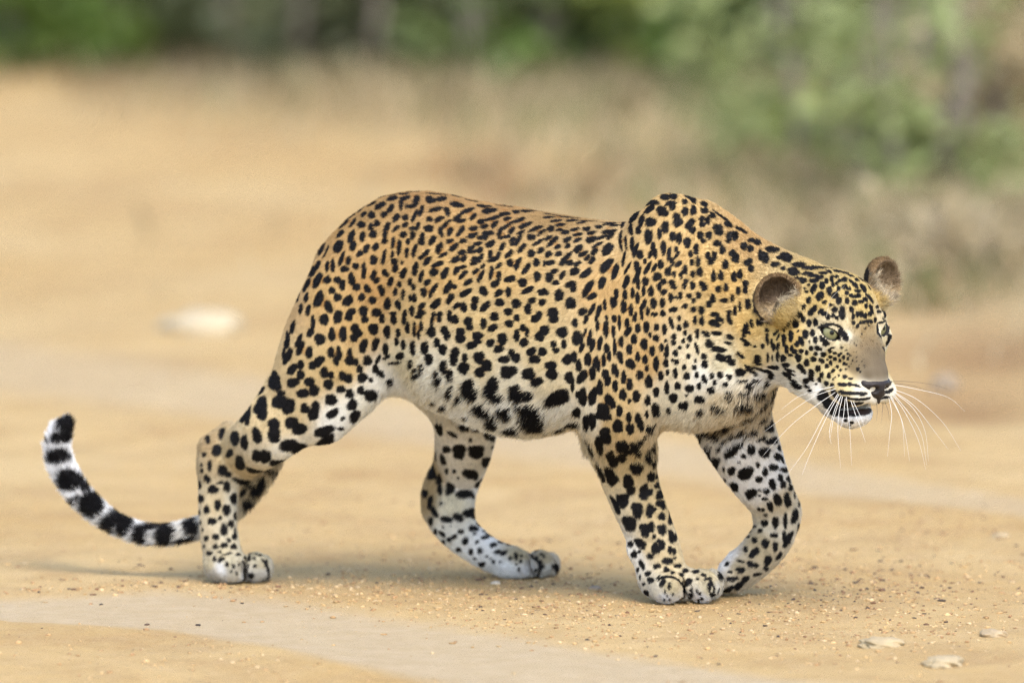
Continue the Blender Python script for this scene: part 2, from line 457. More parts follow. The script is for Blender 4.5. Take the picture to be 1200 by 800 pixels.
def shrub(kind, x, y, h, w, leaf, nleaf, size, label, stems=5, low=.02, name="shrub", cat="shrub", group="shrubs along the far side of the track"):
    z = float(ground_z(np.array([x]), np.array([y]))[0])
    root_ = bpy.data.objects.new(name, None); COL.objects.link(root_); root_.location = (x, y, z)
    tag(root_, label, cat, group)
    tips = []
    for k in range(stems):
        a = 2 * math.pi * (k + rng.random()) / stems; sp_ = w * .42 * rng.uniform(.5, 1.1)
        hh = h * rng.uniform(.65, .98)
        p = [(math.cos(a) * sp_ * .55, math.sin(a) * sp_ * .55, -.05)]
        for t in (.25, .5, .75, 1.0): p.append((math.cos(a) * sp_ * (.55 + .45 * t) + rng.normal() * .03 * w, math.sin(a) * sp_ * (.55 + .45 * t) + rng.normal() * .03 * w, hh * t))
        r0 = .012 + .012 * h
        v, f = tube(p, [r0, r0 * .8, r0 * .6, r0 * .4, r0 * .15])
        mesh_obj("stem", v, f, bk.m, root_)
        tips.append(np.array(p))
    # leaf clumps round the stems, with gaps between them
    ncl = max(14, nleaf // 40)
    cc_ = []
    for k in range(ncl):
        s_ = tips[rng.integers(len(tips))]; t = 4 * rng.uniform(low ** .5, 1) ** 1.5; i = min(int(t), 3)
        q = s_[i] + (s_[i + 1] - s_[i]) * (t - i) + rng.normal(size=3) * np.array([w * .17, w * .17, min(h, .6) * .09])
        cc_.append(q)
    cc_ = np.array(cc_)
    L = cc_[rng.integers(0, ncl, nleaf)] + rng.normal(size=(nleaf, 3)) * np.array([.055, .055, .05]) * (.6 + .4 * w)
    L[:, 2] = np.maximum(L[:, 2], .015 + rng.random(nleaf) * .05)
    d = rng.normal(size=(nleaf, 3)); d[:, 2] = d[:, 2] * .5 + .15; d /= np.linalg.norm(d, axis=1)[:, None]
    e = np.cross(d, rng.normal(size=(nleaf, 3))); e /= np.linalg.norm(e, axis=1)[:, None]
    nrm = np.cross(d, e)
    s_ = size * rng.uniform(.6, 1.3, nleaf)[:, None]
    V = np.stack([L, L + d * s_ * .5 + e * s_ * .28 + nrm * s_ * .06, L + d * s_, L + d * s_ * .5 - e * s_ * .28 + nrm * s_ * .06], 1)
    F = np.arange(nleaf * 4).reshape(-1, 4)
    fo = mesh_obj("foliage", V.reshape(-1, 3), F, LM[leaf], root_, smooth=False)
    ta = fo.data.attributes.new("tone", 'FLOAT', 'POINT')
    ta.data.foreach_set("value", np.repeat(np.clip(rng.normal(.5, .28, nleaf), 0, 1), 4).astype(np.float32))
    fo["kind"] = "stuff"
    return root_
def gp(px, py): q = on_ground(px, py); return q[0], q[1]
def put(px, py, *a, **k): x, y = gp(px, py + 24); return shrub("", x, y, *a, **k)
put(40, 66, .42, .62, "bright", 1500, .055, "low vivid green bush at the far left end of the track")
put(150, 60, .8, .6, "dark", 1300, .05, "dark leafy shrub right of the vivid green bush")
put(225, 52, 1.0, .6, "brown", 1100, .05, "brownish half bare shrub at the far edge left of centre", stems=8)
put(330, 80, .8, .6, "dark", 1400, .05, "dark shrub above the leopard's rump in the far scrub")
put(250, 66, .45, .45, "olive", 700, .05, "small olive bush before the brownish shrub")
put(415, 70, 1.2, .7, "mid", 1700, .05, "green shrub standing above the leopard's back")
put(365, 84, .5, .45, "olive", 800, .05, "low olive green bush in the far scrub left of centre")
put(505, 82, 1.1, .65, "dark", 1500, .05, "dense dark shrub directly above the middle of the back")
put(470, 92, .45, .4, "olive", 600, .05, "little olive bush at the foot of the dark central shrub")
put(590, 94, 1.0, .5, "mid", 1300, .055, "mid green shrub left of the pale tree stem")
put(610, 98, .28, .28, "bright", 320, .055, "tuft of vivid green leaves at the foot of the pale stem")
put(720, 80, 1.2, .7, "dark", 1500, .05, "dark shrub behind the yellow green bush")
put(790, 98, .42, .42, "yellow", 700, .065, "yellow green bush above the shoulder")
put(860, 94, 1.0, .55, "dark", 1400, .05, "dark shrub right of the yellow green bush")
put(835, 104, .4, .4, "bright", 420, .05, "fresh green bush beside the yellow green one")
put(945, 110, 1.1, .6, "light", 1500, .055, "tall green shrub above the leopard's head")
put(1000, 190, .48, .5, "light", 600, .055, "loose green bush rising behind the ears")
put(965, 165, .2, .2, "yellow", 160, .06, "small yellow leafed sprig left of the loose green bush")
put(1080, 225, .5, .5, "light", 850, .05, "straggling green bush on the verge at the right", stems=7)
put(1055, 175, .25, .3, "yellow", 200, .055, "pale lime sprig in front of the straggling bush")
put(1090, 120, 1.1, .6, "light", 1300, .05, "paler green shrub behind the straggling green bush")
put(1180, 110, 1.0, .6, "dry", 1300, .05, "dry brown shrub in the upper right corner")
put(1170, 215, .5, .5, "dry", 900, .06, "dry straw coloured bush at the right edge")
put(1120, 300, .16, .3, "dry", 200, .05, "small dry straw tuft low at the right")
for i, (x, y) in enumerate(((-2.3, 10.8), (-1.75, 11.6), (1.75, 9.0), (2.4, 8.2))):
    shrub("", x, y, 1.1, .8, ("dark", "mid", "mid", "dry")[i], 1400, .05, ("outer dark shrub past the left end of the scrub", "green shrub just past the left of the scrub", "green shrub just past the right of the scrub", "dry shrub farthest right along the verge")[i])
# taller thicket closing the view
ORD = 'first second third fourth fifth sixth seventh eighth ninth tenth eleventh twelfth thirteenth fourteenth fifteenth sixteenth seventeenth'.split()
for i, px in enumerate(range(-700, 1950, 165)):
    x, y = gp(px, 20 + 14 * (i % 3)); 
    shrub("", x, y + 2.2 + (i % 2) * 1.2, 2.6, 1.3, ("dark", "mid", "brown", "dark", "grey")[i % 5], 2300, .07, "%s thicket bush behind the scrub, %s from its row's left end" % (("dark leaved", "green leaved", "brown twiggy", "dense dark", "grey leaved")[i % 5], ORD[i]), stems=6, name="thicket_bush", group="thicket bushes behind the scrub")
for sgn, lab in ((-1, "thicket bush in the scrub running on past the left edge"), (1, "thicket bush in the scrub running on past the right edge")):
    for k in range(12):
        px = (-850 - 330 * k) if sgn < 0 else (2100 + 330 * k)
        x, y = gp(px, 30)
        shrub("", x, y + rng.uniform(-.6, 2.6) - (1.0 + .25 * k if sgn > 0 else -.2 * k), rng.uniform(1.6, 2.8), 1.7, ("dark", "mid", "grey", "brown")[k % 4], 1500, .075, lab, stems=7, name="thicket_bush", group="thicket bushes beyond the %s edge" % ("left" if sgn < 0 else "right"))
for i, (px, py, k_) in enumerate(((110, 58, "dark"), (290, 70, "dark"), (455, 80, "mid"), (545, 84, "dark"), (680, 84, "dark"), (905, 98, "mid"), (985, 110, "mid"), (1130, 110, "mid"))):
    x, y = gp(px, py + 10)
    shrub("", x, y, .75, .7, k_, 1700, .05, "%s leaved shrub in the far scrub, %s from the left of its rank" % ("dark" if k_ == "dark" else "mid green", ORD[i]), group="rank of dense shrubs in the far scrub")
# one pale stem
x, y = gp(655, 88)
tr_ = bpy.data.objects.new("sapling", None); COL.objects.link(tr_); tr_.location = (x, y, 0)
tag(tr_, "young tree with a pale grey trunk among the dark shrubs", "tree")
pb = Nodes("pale_bark"); oc = pb.n("TexCoord").outputs["Object"]; pb.l(pb.ramp(pb.noise(oc, 25, 5), [(.3, (.24, .23, .19)), (.7, (.40, .38, .32))]), pb.b.inputs["Base Color"])
v, f = tube([(0, 0, -.05), (.015, 0, .4), (-.01, .02, .9), (.03, 0, 1.5), (.0, 0, 2.3)], [.050, .042, .036, .028, .012], 10); mesh_obj("trunk", v, f, pb.m, tr_)
for k in range(6):
    a = k * 1.05 + .3; z0 = 1.2 + .15 * k; q = np.array([math.cos(a), math.sin(a), .55])
    v, f = tube([np.array([.01, 0, z0]) + q * t for t in (0, .22, .45, .75)], [.016, .012, .008, .003], 6); mesh_obj("limb", v, f, pb.m, tr_)
nl = 1600; L = rng.normal(size=(nl, 3)) * np.array([.34, .34, .30]) + np.array([0, 0, 1.95]); d = rng.normal(size=(nl, 3)); d /= np.linalg.norm(d, axis=1)[:, None]; e = np.cross(d, rng.normal(size=(nl, 3))); e /= np.linalg.norm(e, axis=1)[:, None]
V = np.stack([L, L + d * .03 + e * .016, L + d * .06, L + d * .03 - e * .016], 1); fo = mesh_obj("crown", V.reshape(-1, 3), np.arange(nl * 4).reshape(-1, 4), LM["mid"], tr_, smooth=False)
ta = fo.data.attributes.new("tone", 'FLOAT', 'POINT'); ta.data.foreach_set("value", np.repeat(rng.random(nl), 4).astype(np.float32)); fo["kind"] = "stuff"

# ---- grass of the verge
def blades(name, spots, n, hmin, hmax, mat, label):
    sp_ = np.array([[*gp(s[0], s[1]), s[2], s[3]] for s in spots]); w = np.array([s[4] for s in spots], float); w /= w.sum()
    k = rng.choice(len(spots), n, p=w)
    x = sp_[k, 0] + rng.normal(size=n) * sp_[k, 2]; y = sp_[k, 1] + rng.normal(size=n) * sp_[k, 3]
    z = ground_z(x, y); h = rng.uniform(hmin, hmax, n)
    lean = rng.normal(size=(n, 2)) * .45; wd = rng.uniform(.0025, .006, n); a = rng.uniform(0, 3.14, n)
    ox, oy = np.cos(a) * wd, np.sin(a) * wd
    b = np.stack([x, y, z - .005], 1)
    m_ = b + np.stack([lean[:, 0] * h * .35, lean[:, 1] * h * .35, h * .6], 1); t = b + np.stack([lean[:, 0] * h, lean[:, 1] * h, h], 1)
    o_ = np.stack([ox, oy, 0 * ox], 1)
    V = np.stack([b - o_, b + o_, m_ + o_ * .7, t, m_ - o_ * .7], 1)
    o = mesh_obj(name, V.reshape(-1, 3), np.arange(n * 5).reshape(-1, 5), mat, smooth=False)
    ta = o.data.attributes.new("tone", 'FLOAT', 'POINT'); ta.data.foreach_set("value", np.repeat(rng.random(n), 5).astype(np.float32))
    tag(o, label, kind='stuff')
GR = [(700, 128, .45, .4, 3), (560, 118, .35, .35, 2), (860, 150, .35, .6, 2), (420, 114, .3, .35, 1.2), (660, 140, .3, .25, .8), (1000, 230, .4, .7, 2), (1150, 290, .35, .5, 3), (1090, 300, .3, .5, 2), (240, 88, .4, .3, 1), (930, 215, .3, .5, 1.5), (1500, 280, .8, 1., 2), (-300, 60, .8, .6, 1), (800, 110, .6, .4, 2)]
blades("dry_grass", GR, 9000, .03, .12, LM["dry"], "short dry grass on the verge below the scrub")
blades("green_grass", [(780, 140, .25, .3, 2), (690, 145, .2, .3, 1), (510, 115, .3, .3, 1), (880, 190, .2, .5, 1.4), (1040, 250, .25, .4, 2), (1100, 320, .2, .3, 1), (170, 70, .3, .3, .7)], 1900, .03, .10, LM["mid"], "patches of green grass on the verge below the scrub")
# ================================================================== the leopard: one continuous skin
YAW = math.atan(0.415)
HD = np.array([math.cos(YAW), -math.sin(YAW), 0.0])      # heading
LT = np.array([math.sin(YAW), math.cos(YAW), 0.0])       # towards its far (left) side
ZV = np.array([0, 0, 1.0])
def ymid(px): return 0.255 - 0.00056 * (px - 280)
def mid(px, py, lat=0.0): return at(px, py, ymid(px) + lat)

AL = math.radians(40)
HF = np.array([math.sin(AL), -math.cos(AL), 0.0]); HL = np.array([math.cos(AL), math.sin(AL), 0.0])
HO = at(1007, 386, -0.175)                               # between the eyes
def hp(f, l, u):
    return HO + (HF * f + HL * l + ZV * u) * 1e-3
def h_local(X, Y, Z):
    x, y, z = X - HO[0], Y - HO[1], Z - HO[2]
    return (x * HF[0] + y * HF[1]) * 1e3, (x * HL[0] + y * HL[1]) * 1e3, z * 1e3

FLOW = []          # (a, b, radius, flow tangent, fur length, region)  for combing the coat

def seg_sdf(A, B, ra, rb, squash=1.0, axis=LT):
    """round cone between A and B, flattened along an axis"""
    A = np.asarray(A, float); B = np.asarray(B, float)
    def sq(v): return v + axis * (np.dot(v, axis) * (1 / squash - 1))
    a, b = sq(A), sq(B)
    ba = b - a; L2 = max(np.dot(ba, ba), 1e-9)
    def fn(X, Y, Z):
        q = (X * axis[0] + Y * axis[1] + Z * axis[2]) * (1 / squash - 1)
        x, y, z = X + axis[0] * q - a[0], Y + axis[1] * q - a[1], Z + axis[2] * q - a[2]
        t = np.clip((x * ba[0] + y * ba[1] + z * ba[2]) / L2, 0, 1)
        r = ra + (rb - ra) * t
        d = np.sqrt((x - ba[0] * t) ** 2 + (y - ba[1] * t) ** 2 + (z - ba[2] * t) ** 2) - r
        return d * (0.5 + 0.5 * squash)
    R = max(ra, rb) * 1.05
    return np.minimum(A, B) - R, np.maximum(A, B) + R, fn

def ell_sdf(C, axes, radii):
    C = np.asarray(C, float); axes = np.asarray(axes, float); radii = np.asarray(radii, float)
    def fn(X, Y, Z):
        x, y, z = X - C[0], Y - C[1], Z - C[2]
        k1 = 0; k2 = 0
        for a, r in zip(axes, radii):
            p = (x * a[0] + y * a[1] + z * a[2]) / r
            k1 = k1 + p * p; k2 = k2 + (p / r) ** 2
        k1 = np.sqrt(k1); k2 = np.sqrt(k2)
        return k1 * (k1 - 1) / np.maximum(k2, 1e-6)
    R = np.sqrt((axes ** 2 * radii[:, None] ** 2).sum(0)) * 1.02
    return C - R, C + R, fn

xs = np.concatenate([np.arange(-0.79, 0.345, 0.0036), np.arange(0.345, 0.655, 0.0021)])
ys = np.concatenate([np.arange(-0.345, -0.01, 0.0021), np.arange(-0.01, 0.50, 0.0036)])
zs = np.concatenate([np.arange(-0.03, 0.255, 0.0036), np.arange(0.255, 0.575, 0.0021), np.arange(0.575, 0.70, 0.0036)])
BODY = Field(xs, ys, zs)
INSET = 2.0        # pixels kept free for the coat

def spline(P, R, step=0.016):
    """Catmull-Rom through the joints, so a limb bends and tapers without beads"""
    if len(P) < 3: return P, R
    V = np.concatenate([P, R[:, None]], 1)
    V = np.concatenate([[2 * V[0] - V[1]], V, [2 * V[-1] - V[-2]]])
    out = []
    for i in range(1, len(V) - 2):
        n = max(1, int(round(np.linalg.norm(V[i + 1, :3] - V[i, :3]) / step)))
        for t in np.arange(n) / n:
            a, b, c, d = V[i - 1:i + 3]
            out.append(0.5 * (2 * b + (c - a) * t + (2 * a - 5 * b + 4 * c - d) * t * t + (3 * b - a - 3 * c + d) * t ** 3))
    out.append(V[-2])
    out = np.array(out)
    return out[:, :3], out[:, 3]

def chain(F, pts, k, squash=1.0, kin=0.0015, flow=None, fur=8.0, region='torso', axis=LT, inset=INSET, rev=False):
    """pts: (px, py, depth or None, radius in px).  Builds its own little field, then melts it into F."""
    P = np.array([np.array(p[0]) if hasattr(p[0], '__len__') else at(p[0], p[1], p[2]) for p in pts])
    R = np.array([PX(p[-1] - inset) for p in pts])
    P, R = spline(P, R)
    lo = (P - R[:, None] * 1.1).min(0); hi = (P + R[:, None] * 1.1).max(0)
    segs = [seg_sdf(P[i], P[i + 1], R[i], R[i + 1], squash, axis) for i in range(len(P) - 1)]
    def fn(X, Y, Z):
        d = segs[0][2](X, Y, Z)
        for s in segs[1:]: d = smin(d, s[2](X, Y, Z), kin)
        return d
    F.add(lo, hi, fn, k)
    for i in range(len(P) - 1):
        t = (P[i + 1] - P[i]); t = t / (np.linalg.norm(t) + 1e-9)
        FLOW.append((P[i], P[i + 1], (R[i] + R[i + 1]) / 2, flow if flow is not None else t, fur, region))

def ell(F, C, axes, radii, k, flow=None, fur=None, region='torso', cut=False):
    lo, hi, fn = ell_sdf(C, axes, radii)
    F.add(lo, hi, fn, k, cut)
    if fur is not None:
        FLOW.append((np.asarray(C, float), np.asarray(C, float) + 1e-4, float(np.mean(radii)), flow, fur, region))

BX = (HD, LT, ZV)
BACK = -HD
# ---- trunk: stations (px, top, bottom, half width in metres)
ST = np.array([
    (366, 310, 372, .012), (376, 288, 398, .034), (392, 271, 420, .060), (412, 252, 434, .083), (434, 237, 442, .099), (450, 228, 450, .108),
    (475, 223, 458, .110), (500, 223, 468, .117), (525, 227, 480, .127), (550, 233, 491, .131), (575, 238, 500, .134), (600, 241, 507, .136),
    (625, 246, 509, .137), (650, 250, 505, .137), (675, 254, 500, .135), (700, 257, 498, .131), (725, 259, 496, .126),
    (750, 260, 497, .122), (775, 261, 498, .117), (800, 263, 498, .112), (825, 268, 497, .106), (850, 276, 494, .098), (870, 284, 487, .088), (885, 296, 474, .070), (897, 315, 450, .040)], float)
sS, sZ, sR, sW = [], [], [], []
for px, t, b, w in ST:
    Pt, Pb = mid(px, t + INSET), mid(px, b - INSET)
    c = (Pt + Pb) / 2
    sS.append(np.dot(c, HD)); sZ.append(c[2]); sR.append((Pt[2] - Pb[2]) / 2); sW.append(w)
LAT0 = np.dot(mid(600, 380), LT)
sS, sZ, sR, sW = map(np.array, (sS, sZ, sR, sW))
def trunk(X, Y, Z):
    s = X * HD[0] + Y * HD[1]
    l = X * LT[0] + Y * LT[1] - LAT0
    zc = np.interp(s, sS, sZ); rz = np.interp(s, sS, sR); rl = np.interp(s, sS, sW)
    v = Z - zc
    # the ribs are widest a little below the middle; the back is rounded, the belly fuller
    rl = rl * (1 - 0.10 * np.clip(v / rz, -1, 1))
    a, b = l / rl, v / rz
    q = (np.abs(a) ** 2.25 + np.abs(b) ** 2.25) ** (1 / 2.25)
    g = np.sqrt((a / rl) ** 2 + (b / rz) ** 2) / np.maximum(np.sqrt(a * a + b * b), 1e-6)
    d = (q - 1) / np.maximum(g, 1e-6)
    ds = np.maximum(np.maximum(sS[0] - s, s - sS[-1]), 0)
    return np.where(ds > 0, np.sqrt(np.maximum(d, 0) ** 2 + ds ** 2), d)
BODY.add(np.array([-0.36, -0.3, 0.2]), np.array([0.46, 0.4, 0.68]), trunk, 0.0)
for i in range(len(ST) - 1):
    px, t, b, w = ST[i]; px2, t2, b2, w2 = ST[i + 1]
    for fy, fl, fu in ((0.15, 0, 5.5), (0.5, -0.03, 6.2), (0.5, 0.03, 6.2), (0.94, 0, 17)):
        d = BACK + ZV * (-0.35 if fy > 0.3 else 0.0) + ZV * (-0.55 if fy > 0.8 else 0)
        FLOW.append((mid(px, t + (b - t) * fy, fl), mid(px2, t2 + (b2 - t2) * fy, fl), w * 0.7, d / np.linalg.norm(d), fu, 'torso'))

# ---- neck and chest
nk = BACK + ZV * 0.25
chain(BODY, [(805, 345, ymid(805), 80), (850, 362, ymid(850), 78), (890, 374, ymid(885), 74), (925, 384, ymid(915), 68), (948, 388, ymid(935), 62)], 0.03, 0.80, flow=nk / np.linalg.norm(nk), fur=7, region='neck')
chain(BODY, [(826, 262, ymid(826), 26), (860, 288, ymid(860), 26), (900, 312, ymid(890), 26), (935, 328, ymid(925), 28)], 0.03, 1.0, flow=BACK, fur=6, region='neck')
chain(BODY, [(795, 252, ymid(795) - .02, 26), (815, 262, ymid(815) - .015, 27), (845, 282, ymid(845), 28)], 0.02, 1.0, flow=BACK, fur=6, region='neck')
chain(BODY, [(858, 420, ymid(858) + .045, 48), (872, 448, ymid(872) + .055, 40), (868, 470, ymid(868) + .06, 36)], 0.03, 0.9, flow=-ZV, fur=7, region='neck')
chain(BODY, [(840, 440, ymid(840) - .03, 44), (815, 458, ymid(815) - .03, 38)], 0.03, 0.9, flow=-ZV, fur=7, region='neck')
# ---- near shoulder blade and upper arm (proud of the ribs: the fold behind it shows)
sh = -ZV * 0.9 - HD * 0.35
yo = -0.078
chain(BODY, [(785, 262, ymid(785) - .048, 37), (777, 290, ymid(777) - .056, 46), (764, 330, ymid(764) - .066, 57), (748, 372, ymid(748) - .072, 64), (735, 415, ymid(735) - .076, 62), (728, 450, ymid(728) - .074, 55), (727, 478, ymid(727) - .066, 47)],
      0.009, 0.62, flow=sh / np.linalg.norm(sh), fur=5, region='shoulder')
chain(BODY, [(758, 270, ymid(758) - .040, 26), (752, 292, ymid(752) - .052, 30)], 0.009, 0.7, flow=sh, fur=5, region='shoulder')
chain(BODY, [(785, 310, ymid(785) - .050, 44), (800, 360, ymid(800) - .055, 52), (804, 410, ymid(804) - .058, 50), (800, 445, ymid(800) - .055, 40)], 0.035, 0.7, flow=sh, fur=5, region='shoulder')
# far shoulder blade
chain(BODY, [(800, 268, ymid(800) + .045, 34), (790, 320, ymid(790) + .06, 52), (800, 400, ymid(800) + .065, 58), (838, 445, ymid(838) + .065, 50)], 0.03, 0.6, flow=sh, fur=5, region='shoulder')

# ---- near fore leg
g_nf = on_ground(800, 706)
yl = g_nf[1]
chain(BODY, [(736, 410, ymid(736) - .058, 50), (727, 462, ymid(727) - .064, 50), (727, 500, ymid(727) * .6 - .064 * .6 + yl * .4 + .012, 43), (731, 530, ymid(727) * .3 - .064 * .3 + yl * .7 + .02, 39), (739, 565, yl + .028, 35), (750, 595, yl + .026, 33), (761, 622, yl + .024, 31.5), (769, 645, yl + .022, 31.5), (777, 668, yl + .02, 29)],
      0.030, 0.80, fur=4.5, region='fore_leg')
chain(BODY, [(690, 470, yl + .04, 16), (698, 520, yl + .04, 15)], 0.02, 0.8, flow=-ZV, fur=7, region='fore_leg')
chain(BODY, [(744, 645, yl + .02, 10), (754, 662, yl + .02, 8)], 0.015, 1, flow=-ZV, fur=5, region='fore_leg')
def paw_ell(px, py, Y, rx, ry, rl, k, reg='paw', yaw=0.0, fur=5):
    c, s = math.cos(yaw), math.sin(yaw)
    ax = (HD * c + LT * s, LT * c - HD * s, ZV)
    ell(BODY, at(px, py, Y), ax, (PX(rx - 1), rl, PX(ry - 1)), k, flow=-ax[0] * -0.8 - ZV * 0.5, fur=fur, region=reg)
paw_ell(775, 678, yl + .022, 28, 26, .038, 0.014)
paw_ell(800, 684, yl + .020, 34, 20, .042, 0.012)
paw_ell(781, 687, yl - .014, 22, 21, .022, 0.007)
paw_ell(823, 686, yl + .002, 23, 21, .021, 0.006, yaw=-.15)
paw_ell(835, 684, yl + .033, 15, 19, .018, 0.004)
paw_ell(822, 683, yl + .062, 21, 18, .018, 0.004)
# ---- far fore leg, wrist bent, paw leaving the ground
g_ff = on_ground(848, 697)
yf = g_ff[1]
ysf = ymid(858) + .085
chain(BODY, [(850, 462, ysf, 46), (862, 500, ysf, 46.5), (874, 528, ysf * .75 + yf * .25, 43), (888, 556, ysf * .5 + yf * .5, 37), (902, 580, ysf * .25 + yf * .75, 31), (911, 600, yf, 28)],
      0.02, 0.85, fur=7, region='far_fore_leg')
chain(BODY, [(911, 600, yf, 28), (907, 624, yf, 27), (893, 645, yf - .002, 26), (876, 661, yf - .004, 24), (862, 674, yf - .004, 21)], 0.012, 0.95, fur=6, region='far_fore_leg')
chain(BODY, [(905, 640, yf, 14), (880, 668, yf, 14), (862, 683, yf, 12)], 0.012, 1.2, fur=5, region='far_fore_leg')
chain(BODY, [(862, 655, yf - .008, 11), (850, 666, yf - .012, 10)], 0.010, 1.0, fur=5, region='far_fore_leg')
paw_ell(850, 680, yf - .018, 15, 15, .014, 0.004, yaw=2.6)
paw_ell(850, 684, yf + .010, 16, 14, .014, 0.004, yaw=2.6)
paw_ell(854, 684, yf + .034, 16, 13, .013, 0.004, yaw=2.6)

# ---- near hind leg
g_nh = on_ground(278, 682)
yh = g_nh[1]
hy = lambda px, o=0.0: ymid(px) - .062 + o
chain(BODY, [(426, 312, hy(426), 44), (410, 352, hy(410), 55), (392, 400, hy(392), 62), (374, 440, hy(374), 56), (344, 478, hy(344, .0), 47.5), (310, 511, hy(310, -.004), 38), (280, 532, yh + .012, 32), (262, 546, yh + .010, 29)],
      0.018, 0.70, fur=5, region='hind_leg')
chain(BODY, [(430, 380, hy(430), 44), (432, 425, hy(432), 36), (412, 455, hy(412), 36), (380, 488, hy(380), 34)], 0.022, 0.70, fur=5, region='hind_leg')
chain(BODY, [(379, 318, hy(379, .01), 15), (363, 370, hy(363, .01), 19), (351, 420, hy(351, .0), 25)], 0.02, 0.9, fur=5, region='hind_leg')
chain(BODY, [(455, 400, hy(455, .02), 28), (462, 425, hy(462, .03), 26)], 0.03, 0.7, fur=7, region='torso')
chain(BODY, [(250, 528, yh + .012, 20), (249, 545, yh + .010, 20)], 0.014, 1.0, fur=6, region='hind_leg')
chain(BODY, [(268, 505, yh + .02, 14), (246, 522, yh + .014, 14)], 0.012, 1.0, fur=6, region='hind_leg')
chain(BODY, [(260, 545, yh + .010, 29), (256, 575, yh + .008, 26), (255, 605, yh + .006, 24), (258, 635, yh + .004, 24.5), (264, 657, yh, 24)], 0.010, 0.9, fur=5, region='hind_leg')
paw_ell(262, 662, yh + .004, 24, 21, .035, 0.012)
paw_ell(280, 666, yh + .012, 30, 16, .038, 0.010)
paw_ell(271, 664, yh - .018, 20, 19, .020, 0.006)
paw_ell(300, 664, yh - .002, 19, 19, .019, 0.006, yaw=-.15)
paw_ell(309, 665, yh + .026, 13, 17, .017, 0.004)
paw_ell(298, 662, yh + .054, 18, 16, .017, 0.004)
# ---- far hind leg
g_fh = on_ground(615, 676)
yr = g_fh[1]
fy = ymid(500) + .068
chain(BODY, [(470, 320, fy, 58), (495, 400, fy, 56), (532, 455, fy, 47), (545, 490, fy * .7 + yr * .3, 41.5), (543, 525, fy * .4 + yr * .6, 36.5), (536, 552, yr, 33), (529, 575, yr, 32), (527, 598, yr, 31)],
      0.02, 0.75, fur=6, region='far_hind_leg')
chain(BODY, [(512, 560, yr, 14), (505, 580, yr, 14), (506, 594, yr, 13.5)], 0.012, 0.9, fur=5, region='far_hind_leg')
chain(BODY, [(524, 598, yr, 29), (534, 618, yr, 26), (553, 636, yr, 23), (575, 650, yr, 21.5), (596, 658, yr, 21)], 0.012, 0.95, fur=5, region='far_hind_leg')
paw_ell(600, 659, yr, 22, 18, .034, 0.010)
paw_ell(618, 663, yr + .006, 28, 14, .036, 0.010)
paw_ell(609, 660, yr - .020, 19, 17.5, .019, 0.006)
paw_ell(633, 660, yr - .004, 19, 17.5, .018, 0.004, yaw=-.15)
paw_ell(645, 661, yr + .022, 13, 16, .016, 0.004)
paw_ell(634, 660, yr + .05, 17, 15, .016, 0.004)

# ---- clefts between the toes
def cleft(px, py, Y, w, d, h, lean=0.0):
    c, s = math.cos(lean), math.sin(lean)
    ax = (HD * c + ZV * s, LT, ZV * c - HD * s)
    ell(BODY, at(px, py, Y), ax, (w, d, h), 0.005, cut=True)
cleft(802, 695, yl - .016, .0034, .034, .024, .10)
cleft(840, 692, yl + .008, .0020, .022, .018, .12)
cleft(286, 670, yh - .020, .0034, .032, .022, .12)
cleft(311, 668, yh + .004, .0020, .018, .016, .12)
cleft(622, 664, yr - .022, .0034, .032, .021, .12)
cleft(647, 664, yr + .000, .0020, .018, .016, .12)
# ---- tail: hangs down behind the near thigh, sweeps left and curls up
TAIL = [(394, 296, .215, 16), (384, 322, .250, 15), (374, 360, .275, 15), (368, 410, .285, 15), (352, 462, .288, 15.5), (328, 515, .288, 15.5), (303, 562, .288, 15.5), (270, 598, .30, 15), (236, 616, .31, 14.5),
        (200, 625, .325, 14), (165, 624, .34, 14), (132, 611, .352, 14.5), (104, 590, .365, 16), (85, 568, .375, 17), (72, 545, .385, 17.5), (67, 523, .39, 17), (71, 505, .395, 15.5), (77, 496, .398, 11)]
chain(BODY, TAIL, 0.012, 1.0, fur=12, region='tail', inset=3.0)

# ---- head (local millimetres: forward, left, up from the point between the eyes)
HA = (HF, HL, ZV)
def rot_axes(f, l=None):
    f = np.asarray(f, float); f = HF * f[0] + HL * f[1] + ZV * f[2]; f /= np.linalg.norm(f)
    s = np.cross(ZV, f); s /= np.linalg.norm(s)
    return (f, s, np.cross(f, s))
def hell(c, r, k, fur=None, flow=None, axes=HA, cut=False, region='head'):
    ell(BODY, hp(*c), axes, np.array(r) * 1e-3, k, flow=flow, fur=fur, region=region, cut=cut)
def hseg(a, b, ra, rb, k, squash=1.0, axis=HL, fur=None):
    lo, hi, fn = seg_sdf(hp(*a), hp(*b), ra * 1e-3, rb * 1e-3, squash, axis)
    BODY.add(lo, hi, fn, k)
hell((-82, 0, 4), (88, 74, 82), 0.03)
hell((-52, 0, 34), (58, 60, 50), 0.02)
hell((-22, 0, 14), (30, 42, 36), 0.02)
for s in (-1, 1):
    hell((-62, 56 * s, -34), (46, 40, 44), 0.02)
    hell((-78, 48 * s, -62), (44, 34, 36), 0.022)
    hell((-20, 45 * s, 17), (19, 24, 10), 0.012)
    hell((-28, 62 * s, -16), (24, 22, 18), 0.014)
    hell((-6, 26 * s, -36), (26, 18, 28), 0.02)
hseg((-16, 0, 0), (22, 0, -66), 30, 26, 0.018, 1.22)
hseg((8, 0, -40), (30, 0, -74), 25, 23, 0.012, 1.0)
for s in (-1, 1):
    hell((16, 26 * s, -97), (30, 28, 22), 0.013)
    hell((-6, 36 * s, -84), (30, 22, 26), 0.016)
hell((32, 0, -104), (14, 14, 13), 0.010)
